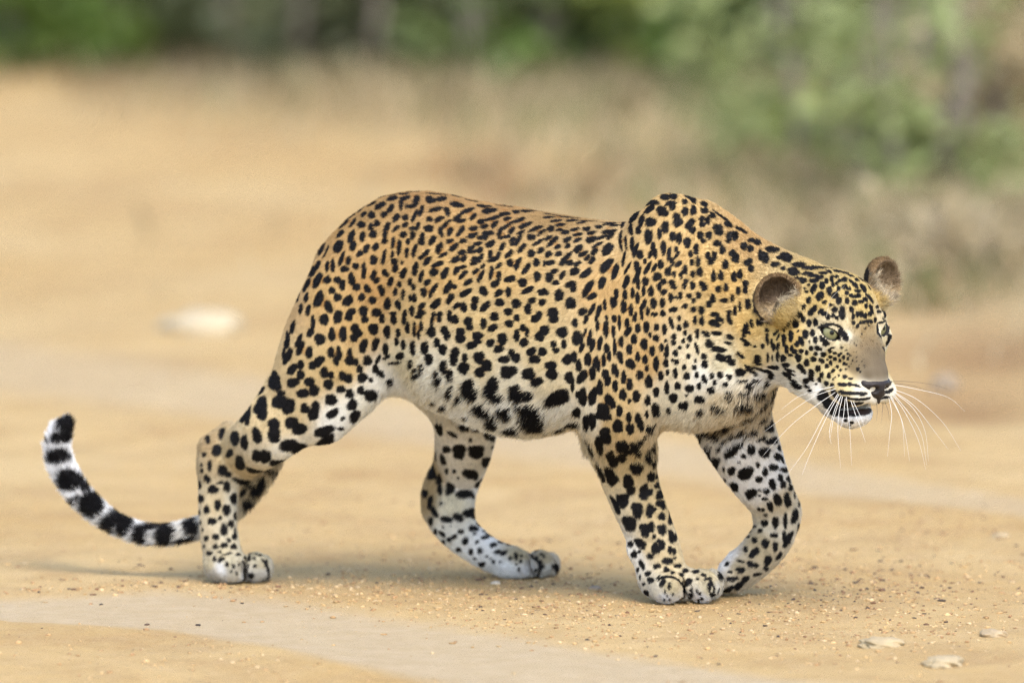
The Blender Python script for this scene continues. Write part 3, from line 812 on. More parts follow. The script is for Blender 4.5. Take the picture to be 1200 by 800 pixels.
# lower jaw, mouth a little open
hseg((-16, 0, -136), (-52, 0, -118), 21, 26, 0.012, 1.25)
hell((-4, 0, -136), (21, 24, 15), 0.010)
for s in (-1, 1):
    hseg((-14, 18 * s, -132), (-72, 46 * s, -82), 15, 26, 0.012)
# mouth slit
hell((2, 0, -121), (34, 36, 4.5), 0.004, cut=True, axes=rot_axes((0.93, 0, 0.28)))
# lips closing the corner of the mouth
# eye sockets: lids around each eyeball, then the almond opening
EYES = {}
for s in (-1, 1):
    ec = np.array([-19.0, 49.0 * s, -2.0])
    hell(ec, (21.0, 23.0, 19.5), 0.008)
    gaze = HF * 0.9 + HL * (-0.34 if s < 0 else 0.22) + ZV * 0.03
    gaze /= np.linalg.norm(gaze)
    outw = HF * 0.84 + HL * 0.54 * s
    outw /= np.linalg.norm(outw)
    EYES[s] = [hp(*ec), gaze, outw]
    a_ax = np.cross(ZV, outw) * -s                       # towards the inner corner
    tilt = math.radians(29)
    A = a_ax * math.cos(tilt) - ZV * math.sin(tilt)
    B = np.cross(A, outw); B = B if B[2] > 0 else -B
    c = hp(*ec)
    EYES[s] += [A, B]
    def almond(X, Y, Z, c=c, A=A, B=B, W=outw):
        x, y, z = X - c[0], Y - c[1], Z - c[2]
        a = (x * A[0] + y * A[1] + z * A[2]) * 1e3 - 1.5
        b = (x * B[0] + y * B[1] + z * B[2]) * 1e3
        w = (x * W[0] + y * W[1] + z * W[2]) * 1e3
        h = np.where(b > 0, 6.3, 8.3) * np.clip(1 - np.abs(a / 18.0) ** 2.1, -1, 1)
        d = np.maximum((np.abs(b) - h) * 0.8, -(w - 4))
        return d * 1e-3
    BODY.add(c - .026, c + .026, almond, 0.0022, True)
# ears: hollow cups
EARS = []
for c, n, r in (((-91, -91, 48), (0.80, -0.58, 0.12), (25, 36, 39)), ((-52, 94, 66), (0.92, 0.10, 0.02), (23, 34, 38))):
    ax = rot_axes(n)
    hell(c, r, 0.010, axes=ax)
    n = np.array(n) / np.linalg.norm(n)
    cc = np.array(c) + n * 19
    cut_axes = ax
    EARS.append((c, n, r, ax))
    hell(cc + np.array([0, 0, 1.5]), (r[0] + 3, r[1] - 5.5, r[2] - 5.5), 0.005, axes=cut_axes, cut=True)
    # the front edge of the ear folds into the cheek
    if c[1] < 0: hell(np.array(c) + n * 13 + np.array([8, 17, -25]), (24, 25, 27), 0.014)
    else: hell(np.array(c) + n * 0 + np.array([-4, -20, -30]), (20, 20, 22), 0.016)

P, Q = surface_nets(BODY)
P = smooth_mesh(P, Q, 2, 0.5)
print("skin", len(P), len(Q), round(time.time() - T0, 1))
# keep the largest shell only
# ================================================================== the coat's markings, mapped by eye: tile origin, pixels per unit, then x y a b angle
SPOTS = []
def tile(x0, y0, k, txt, z=None):
    for e in txt.replace("\n", " ").split(";"):
        e = e.split()
        if not e: continue
        v = [float(q) for q in e]
        if len(v) > 4 and abs(v[4]) > 45 and v[3] > v[2]: v[2], v[3] = v[3], v[2]      # the angle is that of the long axis
        SPOTS.append((x0 + v[0] / k, y0 + v[1] / k, v[2] / k, v[3] / k, v[4] if len(v) > 4 else 0.0))
# haunch
tile(320, 210, 5, """205 425 35 27 60;270 410 42 20 65;315 425 40 13 70;165 505 22 12 80;200 540 35 20 65;262 505 32 13 65;260 590 52 22 65;203 610 35 17 65;195 690 28 13 75;155 640 22 12 70;150 690 30 11 80;163 755 30 12 80;207 765 32 14 80;268 700 52 27 70;318 588 25 22 30;318 508 30 11 80;350 505 38 14 90;345 650 20 20;380 590 24 20 -20;408 620 32 18 80;378 690 25 25;440 710 38 28 50;325 745 40 24 -70;385 785 25 18;455 780 35 22 40;395 320 30 20 40;380 390 40 27 60;460 335 42 19 70;470 390 30 19 70;402 465 45 13 70;442 475 26 15 80;420 525 26 19 10;485 508 19 19;533 535 50 15 88;462 585 40 21 -80;490 630 24 21;520 690 24 19 60;555 640 28 20 -60;585 708 24 22;530 770 32 27 80;610 780 32 25;525 335 30 17 80;518 265 24 20;435 240 30 12 65;470 212 22 11 30;470 255 32 12 55;385 265 38 13 35;415 200 45 11 38;470 170 35 10 35;520 160 30 15 45;580 145 30 12 25;532 205 20 11 40;578 210 22 21 40;630 155 36 17 30;625 105 32 10 20;700 112 32 16 15;690 172 30 16 55;652 208 22 17 30;610 258 19 20;575 280 22 15 85;588 322 24 22;670 280 32 16 65;658 325 40 15 85;655 364 18 15;722 228 30 17 50;722 290 28 12 35;775 225 20 17;775 268 20 13 30;765 325 22 18 20;752 140 38 14 85;780 110 28 12 15;790 160 14 12;770 72 30 8 5;715 76 40 7 10;705 370 34 12 80;740 400 45 14 85;792 365 12 18;602 395 24 18 60;590 472 30 24 80;650 455 45 15 78;548 405 28 17 70;508 435 22 16 45;590 560 30 17 65;608 592 22 15 20;660 550 25 17 -50;690 600 30 17 70;638 650 34 20 -75;672 730 36 21 85;735 735 30 17 -75;718 660 24 13 80;742 615 18 13 80;763 675 30 11 85;712 480 20 17;718 520 26 17 80;765 550 32 19 65;785 430 30 12 85;700 440 20 10 80;705 785 20 12;775 785 20 13 80;758 488 10 10""")
# back and flank
tile(480, 210, 5, """30 76 40 7 2;160 74 60 8 -5;280 104 34 8 -20;365 128 40 8 -18;560 160 50 8 -14;40 125 36 20 70;10 160 18 12;115 118 18 22;140 125 20 14;190 115 34 15 12;280 150 44 16 -10;440 160 42 11 -3;470 185 46 16 8;560 204 32 12 8;625 192 20 14;690 188 40 15 5;770 190 30 11 -5;30 215 40 13 65;70 185 34 13 70;155 178 42 14 15;222 190 28 17 -70;118 235 18 15;175 235 30 15 30;340 185 48 13 20;375 220 26 14 45;282 225 30 15 40;300 245 32 12 5;480 232 60 11 14;420 250 20 15;440 278 24 12 15;500 265 26 14 45;575 232 24 10 15;648 240 34 11 22;580 268 46 11 35;530 310 34 14 70;600 300 26 14 50;560 340 36 11 12;680 270 42 14 22;740 290 45 12 20;775 312 30 11 35;715 340 24 18;655 312 24 10 25;50 275 24 13 70;15 290 18 12;20 330 24 16 70;115 290 30 20 10;75 345 32 17 80;135 358 32 18 55;72 372 20 15;215 265 40 12 45;185 310 32 14 -75;240 305 28 16 60;300 305 38 15 55;375 290 26 15 5;370 330 34 15 20;315 363 22 14 10;445 330 28 22 70;478 315 18 14;415 345 16 12;605 355 20 14 45;640 355 36 14 60;610 380 22 10 10;660 405 34 15 50;755 370 38 11 30;715 435 22 22;770 418 24 15 35;30 420 42 13 75;175 405 36 19 65;238 362 24 13 20;260 400 34 17 38;200 443 28 12 28;400 378 26 12 15;360 405 26 13 30;415 415 20 16 70;375 425 28 10 15;475 380 32 18 30;545 395 28 14 55;585 438 32 16 45;475 440 24 14 80;490 472 32 14 15;520 450 26 13 65;385 475 22 24 70;418 462 28 13 60;380 492 24 12 15;270 470 30 18 25;310 430 24 15 10;318 465 22 14 50;90 440 40 14 45;65 460 14 10;105 480 34 16 50;35 525 42 19 78;165 498 38 15 20;145 545 26 22 20;208 550 38 20 60;70 570 36 14 75;105 605 22 16 40;25 630 14 20;5 600 12 20;275 535 26 17 65;310 515 24 11 10;315 560 34 14 45;390 540 24 12 35;430 510 16 10 45;418 570 42 13 65;480 550 40 13 80;525 505 22 11 40;525 570 32 14 85;500 615 26 18 20;590 490 20 22;635 495 40 17 65;590 585 34 20 15;665 605 26 26 80;685 525 40 16 55;745 488 20 24;750 570 22 30 ;792 495 10 18;85 660 20 26;140 650 50 14 60;155 730 40 22 45;225 635 44 20 60;265 630 16 13;240 700 36 19 60;345 603 30 15 30;330 665 42 18 30;435 655 24 32 -50;525 665 28 18 35;580 660 18 30 ;530 722 28 23;628 728 28 28;695 650 40 17 25;780 660 28 20 20;720 710 24 18 20;695 760 22 32;780 720 22 18 30;385 705 22 20;380 745 20 22;445 745 40 20 45;280 740 28 15 35;320 750 18 30;235 785 20 14 80;75 740 22 16 40;70 780 24 18;15 770 15 30;30 695 13 25;5 695 10 18;145 790 16 12;180 788 16 13;580 775 26 22;500 790 22 12;760 790 20 17""")
# flank to shoulder
tile(640, 210, 5, """20 192 30 7 -10;90 205 50 8 -15;160 228 50 6 -8;250 232 50 5 -3;380 242 50 6 -4;20 225 34 8 5;60 245 34 8 8;155 243 36 10 5;210 255 28 8 12;85 268 28 9 5;30 290 20 17 15;80 298 20 8 5;170 295 28 9 12;240 292 24 12 8;310 280 22 10 -5;270 315 28 10 15;370 308 44 12 8;370 265 36 8 8;405 272 30 8 5;115 312 24 12 5;185 325 30 9 10;125 355 26 15 25;185 358 26 11 20;265 355 34 18 15;330 340 34 9 20;40 365 44 14 42;15 345 24 11 30;380 330 30 14 45;70 395 20 12 30;128 392 18 13 20;190 408 32 20 38;75 437 20 15 10;15 440 22 18 30;125 455 40 14 45;100 485 22 18 60;140 490 22 16;218 438 30 13 25;285 425 26 16 50;242 460 20 12 50;302 385 34 10 30;362 410 44 28 48;270 475 26 16 55;185 495 24 12 30;168 540 30 22 20;235 550 42 20 38;355 505 54 26 48;405 540 50 19 72;25 490 30 15 10;20 575 24 30 ;50 540 22 14 20;97 562 28 14 60;58 607 22 13 10;145 615 34 18 15;160 640 20 20;245 640 60 22 58;270 685 34 18 30;328 605 38 22 72;78 680 28 36 80;5 665 14 14;145 725 34 34;40 780 34 28 20;215 775 28 22 30;270 760 40 14 60;455 260 40 11 75;437 350 65 11 92;468 370 40 8 95;455 465 45 9 80;478 520 40 8 60;515 180 40 14 30;515 225 40 15 48;560 240 36 15 72;497 290 14 34;542 298 16 24;612 135 42 13 12;605 175 36 16 40;695 102 25 19;748 95 22 17;730 140 34 14 8;740 158 20 22;675 185 30 30;700 198 18 20;612 250 34 28 10;765 218 24 22;772 250 32 28 30;698 280 22 36;665 318 14 32;600 335 26 46 ;742 335 20 28;780 345 17 34;505 380 14 45 ;525 415 12 44 70;628 395 14 28;688 400 16 44;720 435 12 40 80;550 440 20 26;610 440 12 22 70;640 435 13 28;765 412 11 18;768 440 10 24 60;735 475 14 18;530 505 16 28;595 520 42 13 62;580 480 10 16;635 518 11 24 60;672 498 18 26;715 540 20 26;775 495 24 14 40;740 500 18 6 45;535 560 54 14 66;650 570 30 24 30;583 598 20 26;752 555 12 18;690 598 18 18;735 605 18 18;750 628 16 18;792 560 10 22;470 600 42 17 70;540 610 12 32;663 628 14 24;690 660 22 15 40;572 655 11 28;615 655 18 30;508 665 12 30;463 675 15 28 ;412 670 14 30;537 695 14 34;730 690 13 28;762 692 10 10;788 680 12 20;630 725 20 32;683 722 15 28;570 735 14 36 65;395 720 22 32;455 745 18 40;345 735 10 30;310 770 14 40 75;498 765 14 34;525 790 10 16;595 772 12 24;745 762 26 15 10;685 785 15 18;560 785 10 18;635 790 18 12""")
# neck
tile(800, 210, 5, """35 108 26 17 0;15 130 18 14;65 127 18 17;15 188 20 26;65 180 18 28;128 145 22 14 -25;130 185 24 16;175 212 20 16 -20;48 255 30 20 40;58 297 22 20 30;30 275 18 18;112 232 16 16;148 243 17 22;117 265 18 17;212 280 24 16;213 310 27 20;190 285 10 20;268 265 28 16 -30;345 298 38 10 -30;230 220 60 7 -35;270 345 18 33;308 332 20 28;290 315 20 10;105 328 20 22;155 330 17 24;122 362 18 14;28 370 22 32;80 408 17 32;205 378 26 17;235 415 18 26;405 358 22 14;440 370 22 16 -20;360 393 20 24;398 408 19 20;48 437 13 20;150 447 17 20;187 452 16 26;165 480 20 22;295 435 22 20;318 465 17 28;300 470 14 16;385 487 28 20 25;402 525 20 20;253 500 19 28;458 445 16 28;490 470 20 24;475 440 26 14;530 412 42 18 -5;615 462 30 20;570 458 18 12;600 440 26 10;545 500 26 14;590 522 14 12;55 488 14 18;90 482 13 30;15 530 17 26;62 555 14 20;103 543 17 28;183 570 15 32;225 565 16 30 ;302 573 17 30;337 557 16 28;685 500 36 16;640 530 26 14 10;660 552 30 14 10;730 520 28 12;735 553 30 11;770 520 28 12;770 595 26 12;765 565 26 10;705 594 24 17;790 575 12 14;22 597 13 14;10 625 12 18;60 622 15 25;108 610 10 14;125 630 20 26;210 643 18 20;255 635 15 24;328 655 13 24;370 615 17 22;368 655 14 18;40 682 16 14;95 680 17 20;65 710 12 15;178 700 18 28;155 732 16 20;245 712 24 13;292 698 11 22;382 732 14 30;337 748 9 28;15 742 16 15;65 762 15 18;112 768 17 26;308 770 10 28;275 780 15 14;190 792 25 14;430 735 16 48;768 640 14 30 70;740 710 12 20;793 690 9 24;710 748 10 12;765 765 32 16 45;740 620 8 8""")
# thigh and stifle
tile(320, 370, 5, """115 65 14 40 75;85 130 14 44;155 140 38 15 72;160 190 42 13 72;220 95 30 20 60;235 35 14 40;90 230 50 20 65;65 225 12 40;300 20 28 34;275 135 34 36 30;212 212 22 36 85;270 265 40 26 50;230 290 22 24;345 108 21 42;410 105 24 48;378 15 26 28;445 10 24 18;480 75 24 32;500 100 24 26;475 128 24 24;540 20 20 20;590 75 32 34;640 15 18 26;530 175 45 24 75;600 165 42 20 72;670 93 22 38;735 100 14 26;710 20 20 30;770 20 14 30;790 70 14 35;725 150 14 22;765 170 16 26;660 195 18 36;340 213 22 32;385 220 20 44;370 262 18 28;450 212 16 24;450 260 30 30;485 270 16 22;553 260 28 30;508 310 18 22;615 255 30 12 60;600 310 20 24;525 360 32 28 40;665 240 24 10 30;745 235 28 20 20;715 275 40 9 5;575 375 12 14;110 310 38 20 50;160 285 18 26;160 345 22 30;115 390 36 28 20;20 385 26 46;215 385 32 28;240 435 32 36;170 455 34 24 5;300 330 26 34;340 345 20 22;325 400 30 32;408 350 24 28;440 365 30 28;398 428 28 22 10;450 455 24 28;515 435 22 26;575 465 42 36;45 500 40 40;85 525 42 48;45 455 20 14;340 490 38 34;190 545 30 24;250 535 26 40;235 575 36 36;350 570 44 24 35;465 520 30 36 60;480 590 42 28 60;410 600 16 10 40;110 620 42 28 20;155 660 46 36;300 675 66 30 20;290 685 40 30;10 640 26 46;15 700 30 44;95 760 58 34 5;310 740 58 26 22;180 790 40 18 10;400 660 18 10;630 335 22 16;690 385 22 18;640 350 14 10""")
# belly
tile(480, 370, 5, """55 5 22 12;30 80 10 42;70 60 12 28;55 110 11 26;135 25 12 44 80;175 15 15 25;130 95 26 32;240 15 18 20;268 20 22 26;345 35 26 30;355 65 20 20;435 45 20 32;490 70 32 20 30;500 10 24 18;585 45 26 22;630 12 18 20;740 15 30 22 20;20 190 18 42;90 190 24 40;205 85 22 26;220 110 20 34;162 155 18 28;195 197 26 32;115 255 24 34;5 285 12 26;300 95 26 26;300 132 32 26;400 115 34 22;365 172 32 22 10;400 150 26 16;475 158 26 22 25;545 135 30 38;525 193 32 22 20;630 115 18 34;665 70 20 20;690 95 14 26;672 155 28 24 40;790 85 26 30;765 120 28 30;715 210 32 24 40;780 210 26 26;735 255 36 24 5;270 215 24 32;260 255 24 38;325 245 17 24;320 305 34 38 60;410 245 34 38;455 290 32 34;415 330 32 30;555 255 34 22 5;600 215 20 20;625 245 28 28;575 330 44 38 ;610 320 26 26;700 340 42 36;745 385 40 26 15;200 300 24 42;235 350 22 38 ;345 430 42 60 ;370 460 36 36;490 400 36 42;470 445 40 40;510 480 42 28 -10;620 440 36 40;680 470 50 28;620 480 34 24;155 360 14 40;175 390 14 28;70 310 14 28;40 350 24 14;240 450 18 34;290 490 18 22;430 555 62 28 -35;560 565 48 34 -40;640 530 16 20;710 560 72 36 -10;735 630 70 44;660 605 24 16;490 620 38 40;600 660 42 32;170 660 28 46;320 645 34 30;390 640 28 40;250 690 34 14 -30;465 700 30 24;520 715 18 20;355 725 10 10;485 768 10 10;290 780 42 32;390 785 50 30;215 780 24 22;205 530 22 18;340 585 14 12;265 590 14 10;150 500 14 16;30 320 12 14""")
# near upper arm, chest
tile(640, 370, 5, """45 15 30 28;95 95 36 32 20;10 80 12 22;170 40 18 26;185 130 34 44;45 165 18 18;60 200 20 16;105 165 16 26;125 255 34 28 50;165 240 18 34;30 290 36 26;35 340 36 34;135 360 26 36;155 400 12 44;70 480 74 44 20;20 510 26 22;180 565 24 30;165 630 46 22;85 665 40 14;5 665 14 14;100 640 16 10;235 20 14 26 70;295 15 10 22;302 55 11 30;355 10 10 14;400 15 16 20;430 15 9 20;255 130 48 13 80;228 95 24 9 75;210 185 30 14 65;270 170 40 16 80;315 160 42 15 82;352 75 17 50;395 90 12 34;430 50 10 30;475 40 14 26;480 90 32 18 60;402 180 11 48;440 150 17 30;520 15 12 20;562 10 10 12;538 72 16 28;588 65 18 34;515 135 18 28;575 165 22 34;610 110 10 16;648 65 15 20;645 130 19 20;695 78 13 30;735 40 13 36 -75;780 70 14 18;780 15 10 14;192 290 18 36;245 255 22 40;290 270 16 36 78;305 290 14 34;338 260 14 38;355 190 17 28;370 235 13 28;430 230 18 24;440 260 15 20;487 195 19 30;495 280 26 34 -50;538 240 14 28;580 255 16 26;592 305 12 18;622 205 17 30;678 185 14 22;710 200 12 34;705 225 14 16;750 120 14 16;748 155 15 16;757 218 15 18;702 145 10 8;645 280 17 44;703 275 15 26;785 185 10 10;745 258 8 8;765 270 12 15;210 360 44 24 50;222 335 24 18;272 335 20 40;348 340 22 28;360 375 20 34;400 310 18 32;415 335 12 24;405 410 17 34;455 360 16 38;490 400 20 36;548 345 22 28;602 385 24 38;672 350 17 26;712 330 10 16;757 335 14 30;315 420 20 46;270 480 26 44 85;285 440 18 24;215 475 26 56;190 460 18 20;370 490 26 36 -60;390 515 18 28;450 460 22 34;488 497 10 15;530 470 22 36;645 445 18 28;708 420 15 38;772 408 18 22;595 495 17 32;335 555 38 50;320 580 34 26;350 590 34 22;235 625 20 46;270 615 24 50;430 555 18 34;420 645 32 40;485 595 15 30;492 660 25 34;545 615 22 48 -75;560 645 16 28;640 550 22 42;655 555 14 34;745 480 25 28;720 555 14 18;790 525 14 20;605 665 20 24;590 575 10 20;632 640 10 10;345 690 32 40;355 720 28 32;260 755 18 54 -75;312 760 22 56 -80;445 765 40 34;480 790 30 20;525 775 28 28;555 738 14 15;610 765 22 24;580 710 10 8;380 795 15 8""")
# throat, chest, far shoulder
tile(800, 370, 5, """20 50 15 20;75 25 13 24;115 30 14 26;190 45 36 20 -20;215 15 36 14 -35;275 20 14 34 -70;15 100 13 15;45 130 15 20;88 105 12 28;138 105 26 16 -30;200 103 30 14;278 123 22 16 -20;5 145 10 12;85 190 11 34 -75;30 175 8 12;158 162 26 22 -45;212 195 46 18 -10;268 158 22 9 -10;225 245 34 22 -20;285 270 28 20 -20;270 240 16 10;340 230 28 12 -40;125 235 17 17;132 282 20 24;70 300 14 14;35 235 12 14;10 300 12 15;75 262 9 10;25 352 18 22;85 345 12 18;128 370 14 26 -70;172 352 13 17;220 345 16 19;275 357 14 14;188 390 10 16;340 330 30 24 ;40 425 26 22;97 410 13 20;168 435 24 20;250 400 15 12;265 350 10 8;100 490 32 22 -10;15 525 18 26;22 465 10 7;105 560 24 14;205 540 42 18 -18;265 480 26 10 -12;268 450 20 11;390 410 24 18 5;360 458 30 15 5;430 380 22 9 0;350 382 32 8 8;358 525 50 25 5;368 587 50 16 5;455 530 28 14 25;495 485 30 13 12;470 445 18 24;435 460 26 14 10;425 450 16 10;545 420 15 12;500 395 18 12 30;540 450 12 15;540 470 20 12 20;515 530 34 10 55;468 605 24 13 30;280 615 30 12 -10;250 645 25 24;125 670 34 34;70 700 22 40;190 698 38 28;320 690 60 16 20;415 682 24 20;370 705 20 10 30;240 738 20 9 30;508 655 28 24;535 625 14 14;468 715 20 15 20;530 728 34 18 25;310 770 48 22 25;400 775 20 24;485 785 34 16;125 780 20 20;212 778 13 15;160 780 10 13;440 255 22 26;500 245 9 26;370 150 36 10 -30;360 100 12 30 ;378 75 30 9 -55;405 45 24 10 -75;455 40 20 16;440 40 8 20;495 85 12 10;497 130 9 28;470 178 11 14;522 160 8 24;535 185 9 20;560 180 10 22 75;425 180 8 7;595 145 13 32;637 118 14 32;662 48 18 24;705 20 14 18;742 45 14 22;780 40 12 22;720 108 18 24;762 100 13 20;690 135 11 12;700 155 14 18;672 165 11 16;558 240 11 26;610 198 12 24;590 250 17 20;655 210 16 12;640 190 10 16;695 208 14 13;728 215 10 12;755 187 10 10;778 140 12 18;790 190 14 14;678 240 20 14 -40;605 290 20 14;700 310 30 14 -55;728 275 16 20;768 255 16 14;755 335 13 24 -70;722 380 17 15;790 308 10 18;752 362 16 14 -40;665 408 30 16 -30;615 345 26 8 -40;640 375 30 8 -35;545 305 24 10 -20;520 355 20 15 ;470 320 60 8 -22;405 320 40 8 -30;390 300 26 8 -25;630 320 24 8 -15;730 412 14 9 -40;745 440 10 10""")
# near hock and shank
tile(200, 400, 5, """685 95 48 16 60;680 15 16 24;745 15 18 20;760 40 46 18 65;715 160 38 24 55;765 135 18 26;765 195 20 28;720 240 38 26 20;605 240 36 54 -70;608 185 16 18;520 285 12 30 55;535 360 34 46;535 420 34 42;505 395 20 30;625 355 34 38;690 375 42 48;650 300 22 14;780 300 34 26;785 390 24 30;400 440 16 40 55;452 430 16 62 78;605 490 36 42;605 550 38 42;710 475 42 34 10;755 510 48 36;505 550 28 50 -75;302 540 20 36 75;372 565 32 44;432 590 24 46;275 635 30 36;262 650 20 20;345 655 34 20 45;510 670 36 36;555 675 36 40;405 715 32 48;228 725 13 32;218 570 15 22;195 660 13 12;180 720 8 10;183 755 10 12;305 755 32 34;335 775 22 18;495 760 54 26 -12;635 710 52 26 10;700 610 60 36 8;765 655 46 22 28;620 765 36 14 15;210 790 14 12;790 685 16 8 20""")
tile(200, 540, 5, """215 105 18 24 -50;248 165 32 26;330 148 20 34;372 220 20 34;425 120 50 18 -5;170 140 10 22;175 218 15 22;210 283 17 24;275 255 20 34;328 285 24 34;242 350 26 22;290 332 11 13;355 365 18 22;312 400 22 36;208 450 14 15;262 440 20 18;375 440 14 18;340 462 10 12;312 492 22 16;262 500 15 16;370 497 17 15;225 538 18 13;378 318 8 24;392 410 6 20;168 300 8 16;175 358 7 14;188 400 6 8;255 572 10 15;295 575 22 13 30;328 600 9 14;366 615 9 11;352 645 7 9;386 655 7 9;398 545 12 8;348 538 8 7;458 570 10 14;488 568 8 7;430 565 8 10;492 612 10 11;453 615 8 12;460 530 8 5;525 550 12 6;560 595 8 20;575 650 8 20;425 185 18 30 60;530 115 20 26 50;290 125 20 8 10;285 530 10 6;500 542 8 5;320 545 20 6 10;395 600 6 6;180 495 6 8""")
# far hind leg
tile(480, 530, 5, """135 115 22 48 80;155 20 10 24;195 40 16 34 -70;88 238 16 24;178 150 15 32;178 215 15 32;120 290 16 42 80;218 108 11 16;262 108 10 10;285 148 8 8;238 205 30 40;355 128 44 28 -5;385 135 18 26;325 242 54 28 5;455 55 34 34;420 175 18 36 60;388 255 8 14;290 10 34 30;390 10 46 28;145 345 16 36 -65;215 390 38 18 -8;285 378 34 24 -25;370 355 36 32 -40;345 355 16 20;122 402 13 24;185 298 8 11;375 442 30 17 -8;298 462 18 14;430 420 20 10 -35;325 518 18 24 70;260 492 16 13 30;230 508 16 14;190 475 24 12 -40;148 462 10 16;195 520 10 10;440 495 22 10 5;432 458 8 6;480 482 24 8 -20;380 472 9 7;395 520 11 10 40;490 540 20 13 15;410 575 17 18;358 580 14 18;550 588 22 12 30;515 580 20 12 15;450 605 6 9;488 640 8 11;528 640 6 8;588 618 11 12;625 610 11 16;640 682 8 10;650 635 9 9;655 605 6 7;618 590 8 8;625 655 6 7;740 575 11 9;770 595 9 8;745 615 8 9;765 640 10 10;785 670 8 9;765 672 12 10;285 570 14 12;420 655 20 14;545 525 18 6 -15;575 540 16 6 -15;475 620 6 7;195 435 6 6;240 430 5 5;380 620 8 8;785 605 7 9;738 690 8 8""")
# near fore leg, lower; its thin curved lines paint shade between the toes
tile(680, 560, 5, """185 15 32 28;135 5 12 20;280 20 32 46;295 70 26 28;245 130 34 46 -60;265 110 20 24;205 155 16 64 -65;335 190 32 50;315 165 18 24;350 185 20 20;375 75 28 50;370 100 28 26;405 80 22 20;415 5 20 14;470 45 10 14;470 95 20 26;440 45 8 10;412 180 26 32;405 210 20 20;430 180 18 12;470 150 28 18 -30;478 222 22 22;488 165 12 18;515 145 8 16;527 230 14 40;285 265 40 50 -55;280 290 16 20;262 240 18 18;390 290 46 24 20;380 325 24 22;362 285 20 20;415 285 22 32;480 300 26 34;470 285 20 14;432 342 10 17;535 340 18 42 -80;558 345 8 24;350 380 42 26 -35;292 385 17 18 ;315 445 17 22;442 410 28 34;478 390 20 28;460 365 12 13;528 420 16 20;552 430 12 20;510 485 34 20 0;408 458 20 17 -20;345 430 10 10;358 500 26 14 -60;370 520 10 14;572 512 22 14;448 514 22 16 20;505 537 20 14;395 558 18 15 30;412 597 20 17;335 535 7 14;350 580 6 14;370 618 8 8;555 465 8 8;540 552 10 8;480 612 14 26 60;520 632 10 20;495 665 6 10;540 678 6 8;520 712 6 8;488 712 6 8;508 690 4 7;635 605 18 24 55;588 565 14 12;615 540 18 12;675 545 20 9;720 565 14 9;760 590 10 10;648 655 8 12;682 660 7 13;755 630 9 22;775 685 14 12;650 690 7 12;675 720 6 10;710 705 10 9;640 715 6 9;685 590 8 8;700 675 8 10;755 660 7 10;730 590 8 8;455 580 16 5 45;500 574 30 4 5;550 580 20 4 -25;600 600 4 20 ;610 640 4 24;385 670 18 16 -30""")
# far fore leg
tile(800, 500, 5, """120 20 34 24 20;70 60 20 36;190 48 38 26;320 40 60 13 20;415 30 24 18;250 8 26 12;505 10 28 16;120 155 19 40 85;158 132 10 13;212 130 12 10;280 150 48 26 35;320 115 28 13 25;402 135 22 30 75;480 150 33 29 20;355 170 16 10 -10;530 80 32 20 20;467 65 18 14;440 80 12 8;560 175 28 20 -35;185 212 30 44 70;440 222 12 16;532 235 28 18;482 262 16 26;612 248 28 15 -8;285 258 22 26 60;370 270 48 36 30;350 285 28 24;445 305 22 18;300 350 22 32 -60;400 385 36 24 8;390 400 20 22;525 335 20 34 -75;572 295 14 20;588 335 17 22;630 300 12 16;648 355 16 16;668 390 12 24;490 375 18 17;555 425 24 40 -70;612 430 20 42 -75;610 395 12 14;512 465 18 30 -75;480 420 18 10;450 370 12 6;450 400 8 6;658 520 20 46 80;692 440 8 26;600 545 12 44;543 555 20 36;480 560 20 20;485 515 12 8;455 607 13 12;535 632 22 14;422 660 16 17;485 680 22 28;543 700 16 30;595 640 12 34;625 640 18 36 55;675 590 10 34;610 680 14 30 50;420 735 40 20 45;370 715 12 18;500 775 18 26 60;565 755 12 26 55;240 245 6 16;232 308 12 12;330 205 10 6;655 330 6 20;445 480 10 10;470 485 10 10;420 580 12 10;400 610 10 10;385 640 9 9;580 120 14 20 -60;612 190 10 26 -60;675 330 7 26""")
tile(780, 580, 5, """440 437 26 17 -5;510 405 36 17 -15;600 385 20 32 60;380 450 13 10;395 490 22 14;325 465 14 24 -60;500 370 0.1 0.1;540 462 26 10 10;470 490 26 16 35;430 530 34 18 40;360 565 34 14 25;590 430 14 12;470 315 12 16;370 490 12 12;420 485 10 8;340 500 8 14;360 400 14 10 40;440 385 20 7 -20;390 540 20 12 30""")
# face
tile(870, 295, 8, """180 45 26 40 ;225 75 24 40 70;60 100 40 30 25;85 160 24 30 60;35 300 26 28;30 355 20 34;55 490 26 48;130 500 24 80;310 125 42 20 5;385 155 20 17;430 60 40 36;360 55 30 16;525 120 56 24;600 155 36 16 5;720 150 60 14 5;480 190 50 18 15;495 205 36 16 10;605 205 46 13 8;655 222 40 13 10;760 200 40 12;725 240 38 18 10;570 270 34 24;675 270 40 15;750 315 24 34;790 270 12 20;668 350 26 44 65;725 415 32 44 55;512 248 24 13;625 312 12 12;625 458 18 30 60;770 475 22 18 20;660 555 52 24 45;640 575 28 26;735 560 32 18 50;770 580 24 20;575 522 24 14 40;538 595 24 22 40;570 630 20 26;497 680 26 32;627 670 22 28;685 665 20 28;592 770 28 34;655 760 18 28;455 780 20 32;520 745 16 8 40;435 680 12 30 60;395 720 10 24 60;330 745 10 24 60;233 735 8 18 -60;143 660 14 30;172 660 14 28;85 670 14 32;45 720 20 50;15 770 16 28;380 790 12 14;605 375 16 12;585 345 14 8""")
